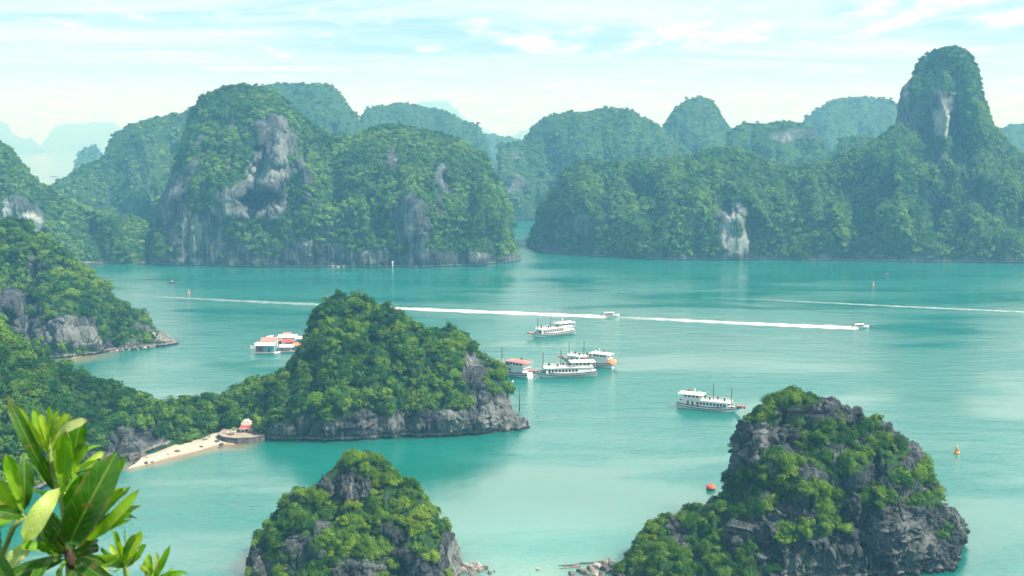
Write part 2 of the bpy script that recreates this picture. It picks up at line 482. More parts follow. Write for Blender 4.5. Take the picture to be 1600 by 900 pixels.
    if n > 0:
        pk = rng.choice(wgt.size, n, p=(wgt / tot).ravel())
        a, b_ = rng.random((n, 1)), rng.random((n, 1))
        g4 = [x.reshape(-1, 3)[pk] for x in (A, B, Cc, Dd)]
        pos = (g4[0] * (1 - a) + g4[1] * a) * (1 - b_) + (g4[3] * (1 - a) + g4[2] * a) * b_
        nn = n1[:-1, :-1].reshape(-1, 3)[pk]
        big = np.exp(0.42 * rng.normal(size=n)) * (1 + 0.28 * fbm(pos, sc[0], 2, seed + 50))
        r = 1.1 * tree * np.clip(big, 0.45, bigmax)
        scl = np.stack([r * rng.uniform(0.85, 1.15, n), r * rng.uniform(0.85, 1.15, n), r * rng.uniform(0.8, 1.15, n)], -1)
        up = nn * 0.55 + np.array([0, 0, 0.75]); up /= np.linalg.norm(up, axis=1)[:, None]
        rot = np.empty((n, 3))
        zax = Vector((0, 0, 1))
        yaw = rng.uniform(0, 6.283, n)
        for i in range(n):
            qq = zax.rotation_difference(Vector(up[i])) @ Quaternion(zax, yaw[i])
            rot[i] = qq.to_euler()
        pos = pos - up * (r * 0.12)[:, None]
        pick = rng.integers(0, NV, n)
        keep = np.ones(n, bool)
        if own:
            fsel = fr.ravel()[pk]
            depthc = pos[:, 1] * CP + (CAMZ - pos[:, 2]) * SP
            uu_ = 800 + F * pos[:, 0] / depthc
            vv_ = 450 - F * ((pos[:, 2] - CAMZ) * CP + pos[:, 1] * SP) / depthc
            ok = (fsel > 0.08) & (fsel < 1.02) & (uu_ > 5) & (uu_ < 1595) & (vv_ < 885)
            sc_ = np.where(ok, r / depthc, 0)
            for i in np.argsort(-sc_)[:own]:
                keep[i] = False
                TREE_SPOTS.append((owned, pos[i], rot[i], scl[i], int(pick[i]), fol))
        forest('forest', flabel, pos[keep], rot[keep], scl[keep], pick[keep], variants, fol)
    return o

# ------------------------------------------------------------------ the islands, far to near
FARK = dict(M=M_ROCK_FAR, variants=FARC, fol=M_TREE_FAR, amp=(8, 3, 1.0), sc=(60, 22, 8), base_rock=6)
E = []
def vY(Y): return HZ + CAMZ * F / Y            # row of a water line about Y metres away

def far(label, sil, Y, depth, seed, **kw):
    k = dict(FARK); k.update(kw)
    b = kw.pop('bv', vY(Y)); k.pop('bv', None)
    us = [p_[0] for p_ in sil]
    return island('island', label, [(us[0] - 1, b - 1)] + list(sil) + [(us[-1] + 1, b - 1)], [(-900, b), (2600, b)], depth, seed=seed, flabel='hazy forest covering ' + label, **k)

far('palest low island on the horizon at the photo edge', [(-60, 200), (-20, 190), (2, 187), (14, 196), (24, 211), (40, 217), (47, 213), (56, 224), (70, 232)], 9800, 300, 1, cols=120, rows=50, tree=14, dens=0.0004, rock0=0.1)
far('pale flat topped island fading into haze on the horizon', [(64, 226), (74, 212), (84, 198), (98, 192), (125, 193), (150, 189), (178, 190), (196, 205), (210, 216)], 11000, 300, 2, cols=120, rows=50, tree=14, dens=0.0004, rock0=0.1)
far('faint table shaped hill showing behind the domed ridge', [(560, 190), (600, 172), (640, 164), (660, 157), (700, 157), (718, 176), (740, 196), (790, 214), (812, 206), (835, 196), (850, 200), (880, 214)], 10500, 300, 3, cols=120, rows=50, tree=14, dens=0.0004, rock0=0.1)
far('small pale dome peeping over the forested slope', [(118, 262), (124, 243), (133, 231), (146, 226), (157, 232), (168, 250), (180, 270)], 2300, 90, 4, cols=100, rows=60, tree=3.90, dens=0.0066)
far('blue hill at the edge of the view behind the tall spire', [(1520, 245), (1545, 225), (1562, 203), (1576, 193), (1610, 190), (1660, 200), (1720, 260)], 1900, 140, 5, cols=140, rows=70, tree=3.12, dens=0.0099)
far('broad domed hill between the small peak and the tall spire', [(1215, 235), (1245, 192), (1268, 178), (1290, 160), (1315, 150), (1345, 148), (1372, 153), (1392, 156), (1406, 172), (1425, 195), (1460, 240)], 1950, 170, 6, cols=200, rows=90, tree=3.12, dens=0.0131)
far('low hazy ridge closing the gap between the two big islands', [(690, 260), (720, 215), (752, 206), (772, 206), (790, 213), (812, 218), (832, 222), (880, 240), (920, 280)], 2500, 150, 7, cols=160, rows=70, tree=3.90, dens=0.0099)
far('rounded forested ridge behind the cave island', [(540, 240), (558, 190), (568, 171), (590, 164), (622, 159), (650, 161), (676, 170), (700, 177), (722, 190), (745, 195), (756, 212), (762, 240), (790, 300)], 1700, 150, 8, cols=240, rows=110, tree=2.73, dens=0.0197, rock0=-0.15)
far('long flat topped ridge behind the cave island summit', [(330, 200), (360, 148), (400, 136), (425, 133), (470, 131), (518, 135), (535, 147), (545, 165), (560, 182), (590, 215), (620, 260)], 1450, 150, 9, cols=260, rows=110, tree=2.57, dens=0.0230, rock0=-0.15)
far('forested ridge sloping down to the open sea', [(66, 300), (78, 288), (100, 276), (132, 255), (158, 242), (170, 226), (182, 208), (205, 190), (240, 182), (285, 174), (296, 164), (330, 150), (380, 150), (450, 200)], 1200, 200, 10, cols=320, rows=150, tree=2.50, dens=0.0329, rock0=-0.25, p=1.2)
far('craggy headland with pale cliffs across the channel', [(778, 330), (782, 222), (800, 222), (822, 222), (832, 203), (850, 190), (870, 177), (888, 172), (905, 170), (930, 166), (965, 166), (990, 170), (1012, 180), (1032, 192), (1060, 215), (1100, 260), (1140, 320)], 1420, 130, 11, cols=320, rows=150, tree=2.50, dens=0.0296, rock0=-0.08, patches=[(800, 270, 26, 40, 0.5), (850, 295, 60, 22, 0.35)], p=2.2)
far('narrow rounded peak standing in the distant ridge', [(1010, 300), (1030, 205), (1042, 188), (1056, 170), (1072, 154), (1092, 150), (1112, 155), (1124, 170), (1134, 186), (1150, 205), (1190, 300)], 1600, 120, 12, cols=240, rows=120, tree=2.57, dens=0.0247, rock0=-0.12, patches=[(1100, 215, 14, 25, 0.3)])
far('long low wall of forested cliffs below the domed hill', [(1110, 300), (1135, 210), (1150, 192), (1165, 187), (1182, 191), (1205, 191), (1240, 189), (1262, 196), (1278, 208), (1290, 228), (1300, 250), (1330, 300)], 1350, 110, 13, cols=260, rows=120, tree=2.73, dens=0.0296, rock0=0.0, patches=[(1240, 212, 50, 10, 0.5)])
far('small rocky knoll tucked below the tall spire', [(1285, 300), (1300, 240), (1308, 216), (1325, 209), (1350, 207), (1375, 215), (1400, 240), (1430, 300)], 1250, 80, 14, cols=140, rows=80, tree=2.57, dens=0.0329, rock0=0.02)

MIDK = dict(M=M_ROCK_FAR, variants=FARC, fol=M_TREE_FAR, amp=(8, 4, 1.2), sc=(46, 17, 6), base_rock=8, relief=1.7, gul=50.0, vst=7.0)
island('island', 'tall sheer spire of rock and forest at the water edge', [(1380, 330), (1396, 235), (1404, 195), (1407, 160), (1412, 142), (1424, 130), (1430, 108), (1440, 93), (1456, 80), (1478, 74), (1496, 72), (1512, 80), (1522, 95), (1530, 116), (1540, 145), (1550, 172), (1560, 200), (1574, 215), (1592, 240), (1620, 270), (1700, 330), (1780, 370)],
       [(900, 392), (1450, 392), (1560, 403), (2000, 406)], 130, cols=380, rows=190, tree=1.9, inset=1.6, dens=0.11, seed=20, p=2.2, rock0=-0.06, pvar=0.2,
       patches=[(1470, 200, 34, 58, 0.8), (1416, 175, 26, 70, 1.0), (1455, 250, 20, 30, 0.5), (1520, 245, 30, 30, 0.3), (1445, 230, 60, 16, -0.5)], pale=[(1472, 195, 14, 42, 0.85)], flabel='forest clinging to the tall spire', **MIDK)
island('island', 'wide forested island with a white cliff at its waterline', [(824, 388), (828, 372), (838, 345), (852, 315), (868, 285), (884, 262), (905, 250), (925, 249), (940, 255), (962, 251), (985, 254), (1010, 251), (1045, 247), (1075, 240), (1100, 234), (1120, 232), (1150, 236), (1175, 246), (1205, 252), (1240, 258), (1280, 254), (1320, 241), (1350, 226), (1375, 212), (1400, 197), (1425, 208), (1460, 232), (1498, 262), (1535, 296), (1570, 330), (1605, 360), (1640, 385), (1670, 408)],
       [(700, 384), (826, 386), (850, 395), (1000, 404), (1200, 406), (1400, 409), (1650, 411), (1900, 412)], 130, cols=620, rows=190, tree=2.34, dens=0.0904, seed=21, p=1.7, rock0=-0.22,
       patches=[(1147, 360, 36, 50, 1.0), (930, 360, 34, 52, 0.8), (1330, 385, 40, 16, 0.6), (875, 340, 46, 70, 0.5), (1060, 375, 50, 20, 0.25), (1250, 330, 500, 50, -0.15)], pale=[(1147, 366, 28, 38, 0.6), (935, 365, 6, 34, 0.30)], flabel='dense forest covering the wide island', **MIDK)
island('island', 'big cliff island with a dark hollow in its face', [(238, 400), (243, 372), (252, 335), (262, 300), (278, 268), (288, 240), (294, 205), (300, 180), (310, 162), (328, 146), (352, 138), (378, 135), (405, 137), (430, 146), (455, 162), (475, 182), (497, 203), (530, 212), (560, 208), (580, 195), (600, 187), (625, 192), (650, 203), (690, 208), (715, 218), (740, 232), (762, 240), (772, 262), (780, 290), (790, 320), (796, 350), (806, 378), (815, 397)],
       [(200, 413), (300, 414), (400, 417), (560, 417), (650, 418), (740, 415), (800, 409), (830, 403)], 135, cols=640, rows=230, tree=2.26, dens=0.0986, seed=33, p=2.1, relief=1.25, rock0=-0.12,
       patches=[(432, 244, 48, 66, 0.62), (402, 268, 60, 24, 0.6), (362, 225, 14, 36, 0.55), (474, 285, 16, 44, 0.5), (278, 310, 26, 70, 0.5), (345, 330, 16, 30, 0.4), (405, 312, 56, 34, 1.5), (308, 368, 50, 52, 0.8), (420, 392, 130, 26, 0.45), (262, 330, 34, 80, 0.45), (330, 250, 34, 60, 0.25), (510, 330, 26, 50, 0.35), (645, 350, 28, 46, 0.9), (612, 285, 14, 60, 0.7), (692, 300, 16, 50, 0.7), (640, 402, 160, 14, 0.7), (570, 300, 60, 60, -0.25), (745, 300, 30, 90, -0.1), (375, 165, 80, 26, -0.5), (500, 395, 60, 20, 0.3)],
       pale=[(398, 272, 46, 20, 0.5), (440, 240, 12, 60, 0.25), (360, 310, 9, 36, 0.35), (462, 310, 8, 44, 0.3), (308, 365, 10, 36, 0.4), (345, 385, 6, 34, 0.3), (640, 355, 10, 24, 0.36), (722, 350, 6, 16, 0.30)],
       caves=[(405, 316, 42, 23, 42)], flabel='forest draped over the cliff island', **{k_: v_ for k_, v_ in MIDK.items() if k_ != 'relief'})
island('island', 'low forested saddle running down to the cove', [(-140, 170), (-80, 190), (-30, 208), (0, 224), (18, 240), (34, 255), (50, 275), (64, 291), (85, 305), (110, 317), (135, 327), (165, 338), (195, 345), (222, 352), (240, 375), (256, 405), (266, 411)],
       [(-300, 414), (120, 414), (270, 413)], 105, cols=360, rows=150, tree=2.26, dens=0.0986, seed=23, p=1.4, rock0=-0.28,
       patches=[(40, 340, 36, 40, 1.0), (10, 325, 26, 34, 0.7), (60, 352, 14, 22, 0.6)], pale=[(46, 350, 22, 24, 1.0), (8, 325, 16, 18, 0.8)], flabel='forest covering the low saddle', **MIDK)

NK = dict(M=M_ROCK_MID, variants=MIDC, fol=M_TREE)
island('headland', 'steep headland with bare grey rock sliding into the bay', [(-170, 300), (-80, 320), (-20, 335), (10, 342), (30, 352), (58, 372), (88, 388), (115, 408), (140, 425), (155, 445), (172, 460), (196, 474), (220, 492), (240, 508), (252, 522), (270, 531), (279, 535)],
       [(-300, 566), (60, 560), (120, 556), (180, 548), (240, 542), (282, 537)], 100, cols=420, rows=200, tree=2.7, dens=0.085, amp=(4, 2.6, 1.1), sc=(26, 10, 3.4), seed=24, p=1.3, rock0=-0.22, rockn=0.8, base_rock=3.0,
       patches=[(25, 480, 50, 26, 1.0), (85, 518, 84, 23, 1.05), (52, 415, 22, 20, 0.6), (5, 350, 30, 10, 0.7), (225, 520, 45, 16, 0.5), (160, 540, 60, 8, 0.9), (20, 520, 50, 26, 0.6), (265, 534, 16, 8, 0.9)], pale=[(110, 528, 50, 12, 0.35), (240, 530, 30, 8, 0.4)],
       own=45, owned='headland', flabel='trees covering the steep headland', **NK)
island('hillside', 'green hillside falling to the small sandy beach', [(-240, 440), (-120, 470), (-30, 496), (0, 512), (20, 530), (40, 542), (66, 556), (95, 572), (125, 584), (160, 596), (195, 604), (225, 622), (248, 642), (262, 662), (272, 684), (276, 690)],
       [(-300, 900), (0, 800), (60, 765), (110, 738), (155, 722), (200, 714), (240, 702), (278, 691)], 90, cols=460, rows=220, tree=2.5, dens=0.12, amp=(3, 1.8, 0.9), sc=(22, 8, 2.8), seed=25, p=1.15, rock0=-0.4, rockn=0.7, base_rock=3.0,
       patches=[(205, 692, 52, 24, 1.3), (257, 660, 22, 44, 1.4), (240, 690, 34, 12, 1.0), (170, 712, 30, 10, 0.9), (60, 750, 30, 16, 0.8)], pale=[(264, 655, 10, 24, 0.35), (215, 700, 30, 8, 0.2)],
       own=60, owned='hillside', flabel='trees covering the green hillside', **NK)
island('isthmus', 'low wooded neck behind the sandy beach', [(235, 690), (244, 640), (262, 630), (290, 626), (318, 622), (345, 620), (362, 612), (378, 606), (400, 596), (430, 590), (452, 600), (470, 640), (480, 680)],
       [(200, 714), (262, 706), (290, 700), (312, 695), (332, 687), (350, 679), (410, 680), (490, 682)], 34, cols=260, rows=110, tree=2.4, dens=0.16, amp=(1.5, 1.0, 0.4), sc=(16, 7, 2.6), seed=26, p=1.0, rock0=-0.55, rockn=0.6, base_rock=1.0,
       own=25, owned='isthmus', flabel='trees covering the wooded neck', **NK)
island('islet', 'steep wooded islet beside the beach with pale cliffs at its foot', [(392, 690), (398, 640), (408, 612), (428, 599), (452, 582), (468, 560), (481, 537), (489, 516), (496, 499), (508, 487), (518, 476), (538, 466), (556, 460), (572, 467), (590, 479), (610, 486), (628, 497), (640, 508), (654, 516), (674, 518), (694, 515), (716, 515), (733, 526), (745, 546), (758, 560), (773, 573), (785, 587), (790, 606), (798, 622), (806, 636), (816, 650), (826, 662), (829, 667)],
       [(300, 690), (415, 690), (520, 689), (600, 686), (700, 683), (780, 676), (832, 668)], 52, cols=620, rows=260, tree=2.5, dens=0.13, amp=(2.6, 2.2, 1.0), sc=(20, 8, 2.8), seed=27, p=1.5, rock0=-0.36, rockn=0.75, base_rock=7.0, notch=1.6,
       patches=[(640, 670, 215, 34, 1.35), (775, 640, 50, 45, 0.9), (742, 575, 26, 34, 0.9), (500, 495, 10, 26, 0.5), (490, 530, 14, 20, 0.4), (720, 520, 30, 10, 0.4), (560, 640, 14, 20, 0.5), (630, 645, 24, 16, 0.5), (795, 595, 14, 16, 0.7), (770, 600, 18, 22, -0.7)],
       pale=[(780, 650, 36, 26, 0.35), (705, 660, 30, 18, 0.4), (620, 660, 60, 14, 0.25), (520, 650, 16, 22, 0.3)], own=75, owned='wooded islet', flabel='trees covering the wooded islet', **NK)

BK = dict(inset=0.45, bigmax=1.4, M=M_ROCK_NEAR, variants=NEAR, fol=M_BUSH)
island('islet', 'small craggy islet with a bare rock crest', [(388, 925), (390, 880), (393, 856), (404, 838), (420, 822), (428, 800), (440, 782), (462, 774), (484, 772), (496, 756), (510, 742), (528, 730), (548, 714), (570, 710), (590, 718), (606, 726), (620, 740), (630, 756), (646, 766), (664, 780), (676, 800), (684, 818), (698, 832), (708, 848), (714, 868), (718, 890), (722, 925)],
       [(300, 930), (400, 934), (560, 936), (690, 926), (760, 920)], 26, cols=460, rows=300, tree=1.75, dens=0.20, amp=(1.8, 2.0, 1.0), sc=(12, 5, 1.7), seed=28, p=1.25, rock0=0.40, rockn=0.85, base_rock=3.0, lower=0.45,
       patches=[(545, 762, 36, 26, 0.9), (508, 758, 16, 10, 0.7), (505, 830, 12, 18, 0.6), (480, 855, 26, 16, 0.5), (700, 860, 22, 34, 0.9), (400, 870, 14, 30, 0.5), (640, 880, 26, 26, 0.6), (560, 895, 60, 12, 0.6),
                (460, 800, 34, 22, -1.0), (600, 745, 24, 30, -1.0), (540, 800, 44, 20, -0.8), (630, 800, 40, 28, -0.9), (570, 850, 44, 26, -1.1), (660, 850, 28, 24, -1.0), (620, 880, 16, 20, -0.8), (420, 850, 18, 22, -0.5), (570, 718, 26, 10, -0.8)],
       pale=[(706, 870, 14, 30, 0.7), (560, 760, 18, 14, 0.15)], own=40, owned='small craggy islet', flabel='bushes covering the small craggy islet', **{**BK, 'inset': 0.75})
island('islet', 'large craggy islet of dark limestone with a rounded summit', [(1120, 905), (1128, 860), (1136, 800), (1142, 770), (1150, 745), (1157, 715), (1162, 692), (1167, 674), (1177, 661), (1192, 649), (1208, 634), (1224, 621), (1244, 617), (1268, 625), (1292, 632), (1316, 639), (1340, 649), (1364, 658), (1390, 664), (1412, 675), (1427, 690), (1435, 708), (1444, 730), (1454, 752), (1464, 774), (1476, 794), (1488, 812), (1493, 832), (1490, 856), (1488, 876), (1484, 888)],
       [(1000, 908), (1150, 906), (1300, 904), (1420, 898), (1490, 889), (1600, 884)], 34, cols=640, rows=340, tree=1.9, dens=0.16, amp=(2.6, 2.4, 1.9), sc=(14, 5, 2.2), seed=29, p=1.7, vst=5.0,  rock0=0.70, rockn=0.8, base_rock=3.5, lower=0.3, notch=1.6, pvar=0.25,
       patches=[(1310, 650, 80, 14, 0.6), (1185, 690, 22, 46, 0.6), (1380, 860, 120, 40, 0.7), (1250, 700, 14, 34, 0.5),
                (1235, 630, 44, 16, -1.3), (1192, 662, 24, 12, -1.1), (1174, 704, 9, 16, -0.9), (1438, 742, 18, 24, -0.9), (1352, 668, 24, 8, -0.8), (1262, 690, 16, 14, -0.8), (1310, 682, 36, 19, -1.2), (1385, 706, 34, 25, -1.2), (1258, 664, 14, 9, -1.0), (1180, 750, 34, 20, -1.2), (1238, 762, 23, 27, -1.0), (1286, 778, 27, 27, -1.0), (1278, 720, 16, 19, -0.9), (1332, 720, 19, 23, -0.7), (1168, 655, 9, 12, -0.9), (1290, 822, 39, 17, -0.9), (1370, 780, 27, 20, -0.7), (1448, 782, 34, 17, -1.1), (1470, 840, 14, 11, -0.7), (1405, 745, 16, 19, -0.9), (1225, 830, 17, 19, -0.9), (1300, 740, 16, 11, -0.8), (1185, 800, 39, 16, -0.6)],
       pale=[(1186, 705, 10, 30, 0.3), (1238, 710, 10, 30, 0.5), (1420, 850, 50, 36, 0.22), (1370, 840, 16, 28, 0.4), (1290, 880, 50, 20, 0.2), (1250, 880, 30, 16, 0.4)], own=75, owned='large craggy islet', flabel='bushes covering the large craggy islet', **{**BK, 'inset': 0.12})
island('islet', 'low bushy shoulder at the foot of the large craggy islet', [(958, 900), (964, 880), (975, 866), (990, 852), (1002, 836), (1020, 824), (1044, 814), (1062, 812), (1080, 800), (1104, 790), (1128, 782), (1150, 780), (1176, 800), (1196, 830), (1210, 870), (1220, 905)],
       [(900, 906), (960, 908), (1100, 922), (1240, 924)], 22, cols=380, rows=220, tree=1.7, dens=0.24, amp=(1.6, 1.6, 0.9), sc=(11, 5, 1.7), seed=30, p=1.3, rock0=0.0, rockn=0.8, base_rock=2.5, lower=0.5,
       patches=[(1060, 836, 22, 22, 0.9), (985, 890, 26, 16, 0.4), (1100, 880, 14, 24, 0.4), (1020, 850, 26, 26, -0.7), (1110, 830, 36, 40, -0.9), (1160, 850, 30, 40, -0.6)], own=25, owned='bushy shoulder', flabel='bushes covering the low shoulder', **BK)

# ------------------------------------------------------------------ trees that can be told apart
TREE_MESH = {}
def tree_mesh(fol, variants, k):
    key = (fol.name, k)
    if key not in TREE_MESH:
        v, f, tn = variants[k]
        me = mesh_np('bush', v, f, smooth=False)
        attr(me, 'tone', tn.astype(np.float32))
        me.materials.append(fol)
        TREE_MESH[key] = me
    return TREE_MESH[key]
for (own, pos, rot, scl, k, fol) in TREE_SPOTS:
    me = tree_mesh(fol, NEAR if fol is M_BUSH else MIDC, k)
    o = bpy.data.objects.new('bush' if fol is M_BUSH else 'tree', me)
    C.objects.link(o)
    o.location, o.rotation_euler, o.scale = pos, rot, scl
    bush = fol is M_BUSH
    tag(o, ('rounded green bush growing from the rock of the ' if bush else 'leafy round crowned tree growing among others on the ') + own, 'bush' if bush else 'tree', ('bushes' if bush else 'trees') + ' on the ' + own)

# ------------------------------------------------------------------ water
def water_mat():
    m, t = mat('bay water')
    g = t.n('ShaderNodeNewGeometry').outputs['Position']
    flow = t.vmath('MULTIPLY', g, (1.0, 2.6, 1.0))
    sw = t.noise(flow, 0.055, 4, 0.55, 0.4)
    rp = t.noise(flow, 0.33, 4, 0.62, 0.2)
    chop = t.noise(flow, 1.1, 3, 0.6)
    wind = t.noise(t.vmath('MULTIPLY', g, (0.5, 1.5, 1)), 0.012, 4, 0.55, 0.8)
    h = t.math('ADD', t.math('ADD', t.math('MULTIPLY', sw, 1.2), t.math('MULTIPLY', rp, 0.62)), t.math('MULTIPLY', chop, 0.16))
    bump = t.n('ShaderNodeBump', {'Strength': t.mapr(wind, 0.36, 0.64, 0.07, 0.50), 'Distance': 1.0, 'Height': h})
    c = t.mix(t.mapr(wind, 0.3, 0.7), rgb(0.003, 0.134, 0.113), rgb(0.008, 0.172, 0.147))
    # pale shallows off the beach and off the two near islets
    def near(px, r):
        d = t.n('ShaderNodeVectorMath', {0: g, 1: px}, operation='DISTANCE').outputs['Value']
        return t.mapr(t.math('ADD', d, t.math('MULTIPLY', t.math('SUBTRACT', rp, 0.5), r * 0.3)), r * 0.25, r, 1.0, 0.0)
    for (u, v, r, cc, k) in SHALLOWS:
        c = t.mix(t.math('MULTIPLY', near(tuple(Wp(u, v)), r), k), c, rgb(*cc))
    b = t.n('ShaderNodeBsdfPrincipled', {'Base Color': c, 'Roughness': 0.10, 'IOR': 2.05, 'Specular IOR Level': 0.5, 'Normal': bump.outputs[0], 'Subsurface Weight': 0.85, 'Subsurface Radius': (0.25, 1.0, 0.9), 'Subsurface Scale': 22.0})
    b.subsurface_method = 'BURLEY'
    t.n('ShaderNodeOutputMaterial', {0: b.outputs[0]})
    return m
SAND_W, PALE_W = (0.24, 0.235, 0.14), (0.16, 0.42, 0.36)
SHALLOWS = [(850, 915, 70, PALE_W, 0.28), (905, 905, 22, (0.26, 0.36, 0.28), 0.35), (790, 905, 22, (0.22, 0.36, 0.30), 0.4),
            (330, 697, 11, SAND_W, 0.85), (300, 704, 11, SAND_W, 0.85), (270, 712, 10, SAND_W, 0.85), (240, 720, 10, SAND_W, 0.8), (370, 697, 10, SAND_W, 0.6), (205, 728, 9, SAND_W, 0.55), (140, 556, 20, SAND_W, 0.5), (110, 562, 20, SAND_W, 0.5)]
R = 12000.0
bm = bmesh.new()
ws = bmesh.ops.create_grid(bm, x_segments=24, y_segments=24, size=R)
me = bpy.data.meshes.new('water'); bm.to_mesh(me); bm.free()
water = link('water', me, water_mat())
tag(water, 'calm turquoise bay water rippled by the breeze', 'water', kind='structure')

# ------------------------------------------------------------------ haze
def haze():
    m, t = mat('haze')
    v = t.n('ShaderNodeVolumePrincipled', {'Color': rgb(0.18, 0.60, 1.0), 'Absorption Color': rgb(1, 1, 1), 'Density': 0.00034, 'Anisotropy': 0.0})
    t.n('ShaderNodeOutputMaterial', {1: v.outputs[0]})
    zt = 640.0
    bm = bmesh.new()
    bmesh.ops.create_cube(bm, size=1.0, matrix=Matrix.Translation((0, 0, (zt - 6) / 2)) @ Matrix.Diagonal((2 * R + 800, 2 * R + 800, zt + 6, 1)))
    me = bpy.data.meshes.new('haze'); bm.to_mesh(me); bm.free()
    o = link('haze', me, m)
    tag(o, 'blue summer haze hanging over the whole bay', 'haze', kind='stuff')
haze()

# ------------------------------------------------------------------ mesh helpers for built objects
class MB:
    def __init__(s): s.bm = bmesh.new()
    def box(s, x0, x1, y0, y1, z0, z1, taper=0.0):
        c = [(x0, y0, z0), (x1, y0, z0), (x1, y1, z0), (x0, y1, z0), (x0 + taper, y0 + taper, z1), (x1 - taper, y0 + taper, z1), (x1 - taper, y1 - taper, z1), (x0 + taper, y1 - taper, z1)]
        v = [s.bm.verts.new(p) for p in c]
        for f in ((3, 2, 1, 0), (4, 5, 6, 7), (0, 1, 5, 4), (1, 2, 6, 5), (2, 3, 7, 6), (3, 0, 4, 7)):
            s.bm.faces.new([v[i] for i in f])
        return s
    def tube(s, pts, radii, n=8, cap=True):
        pts = [Vector(p) for p in pts]
        rings = []
        for i, p in enumerate(pts):
            d = (pts[min(i + 1, len(pts) - 1)] - pts[max(i - 1, 0)]).normalized()
            a = d.cross(Vector((0.31, 0.2, 0.93)) if abs(d.z) < 0.9 else Vector((1, 0, 0))).normalized(); b = d.cross(a)
            r = radii[i] if not np.isscalar(radii) else radii
            rings.append([s.bm.verts.new(p + a * (r * math.cos(k * 2 * math.pi / n)) + b * (r * math.sin(k * 2 * math.pi / n))) for k in range(n)])
        for A, B in zip(rings, rings[1:]):
            for k in range(n): s.bm.faces.new((A[k], A[(k + 1) % n], B[(k + 1) % n], B[k]))
        if cap:
            s.bm.faces.new(rings[0][::-1]); s.bm.faces.new(rings[-1])
        return s
    def lathe(s, prof, n=20, c=(0, 0)):
        rings = [[s.bm.verts.new((c[0] + r * math.cos(k * 2 * math.pi / n), c[1] + r * math.sin(k * 2 * math.pi / n), z)) for k in range(n)] for r, z in prof]
        for A, B in zip(rings, rings[1:]):
            for k in range(n): s.bm.faces.new((A[k], A[(k + 1) % n], B[(k + 1) % n], B[k]))
        s.bm.faces.new(rings[0][::-1]); s.bm.faces.new(rings[-1])
        return s
    def grid(s, rows, closed=False):
        R_ = [[s.bm.verts.new(p) for p in r] for r in rows]
        for A, B in zip(R_, R_[1:]):
            m = len(A)
            for k in range(m if closed else m - 1): s.bm.faces.new((A[k], A[(k + 1) % m], B[(k + 1) % m], B[k]))
        return s
    def face(s, pts):
        s.bm.faces.new([s.bm.verts.new(p) for p in pts]); return s
    def build(s, name, m, parent=None, smooth=False, bevel=0.0, loc=None):
        bmesh.ops.recalc_face_normals(s.bm, faces=s.bm.faces)
        if bevel:
            bmesh.ops.bevel(s.bm, geom=list(s.bm.edges), offset=bevel, segments=1, affect='EDGES')
        me = bpy.data.meshes.new(name); s.bm.to_mesh(me); s.bm.free()
        if smooth:
            for p in me.polygons: p.use_smooth = True
        return link(name, me, m, parent, loc)

def dup_part(o, parent, loc):
    c = o.copy(); C.objects.link(c); c.parent = parent; c.location = loc
    return c

M_WHITE = simple('white boat paint', (0.74, 0.76, 0.76), 0.45, vary=0.07, scale=0.8)
M_CREAM = simple('weathered cream paint', (0.62, 0.62, 0.57), 0.55, vary=0.12, scale=0.7)
M_DARK = simple('dark trim paint', (0.025, 0.03, 0.035), 0.5)
M_GLASS = simple('dark window glass', (0.02, 0.03, 0.035), 0.12)
M_TIMBER = simple('weathered mast timber', (0.07, 0.06, 0.05), 0.7)
M_PINK = simple('faded red roof paint', (0.56, 0.20, 0.17), 0.65, vary=0.2, scale=1.2)
M_RED = simple('red tarpaulin', (0.55, 0.07, 0.05), 0.6, vary=0.2, scale=1.0)
M_ORANGE = simple('orange tarpaulin', (0.62, 0.22, 0.08), 0.6, vary=0.25, scale=1.0)
M_GREY = simple('grey awning cloth', (0.20, 0.20, 0.20), 0.8, vary=0.2, scale=1.0)
M_BLUE = simple('blue tarpaulin', (0.10, 0.28, 0.42), 0.6, vary=0.2, scale=1.0)
M_TEAL = simple('teal painted boards', (0.10, 0.30, 0.34), 0.6, vary=0.15, scale=1.5)
M_BROWN = simple('brown painted boards', (0.15, 0.09, 0.075), 0.7, vary=0.2, scale=1.5)
M_PALEGREEN = simple('pale green sheet roof', (0.46, 0.56, 0.48), 0.6, vary=0.12, scale=1.2)
M_BUOYO = simple('orange buoy paint', (0.72, 0.26, 0.04), 0.45, vary=0.15)
M_BUOYR = simple('red buoy paint', (0.55, 0.10, 0.05), 0.5, vary=0.2)
M_BUOYG = simple('weedy green buoy skirt', (0.03, 0.10, 0.06), 0.8, vary=0.3)
M_STEEL = simple('grey steel', (0.30, 0.31, 0.32), 0.5, metal=0.3)
M_PLANK = simple('grey deck planks', (0.30, 0.27, 0.23), 0.75, vary=0.2, scale=1.5)
M_LEAFY = simple('potted plant leaves', (0.03, 0.09, 0.03), 0.7, vary=0.3)
M_RUBBER = simple('black rubber', (0.015, 0.015, 0.016), 0.7)
M_SKIN = simple('clothed figure', (0.10, 0.09, 0.10), 0.8)

def place(stern, bow):
    a, b = Wp(*stern), Wp(*bow)
    d = b - a
    return (a + b) / 2, math.atan2(d.y, d.x), d.length

# ------------------------------------------------------------------ cruise boats
def hull_stations(n=27):
    out = []
    for i in range(n):
        x = -14 + 29.0 * i / (n - 1)
        f, a = max(0, x / 15), max(0, -x / 14)
        b = 3.3 * (1 - f ** 2.6) * (1 - 0.22 * a ** 3) + 0.12
        zd = 1.95 + 1.35 * f ** 2.2 + 0.75 * a ** 2.5
        out.append((x, b, zd))
    return out

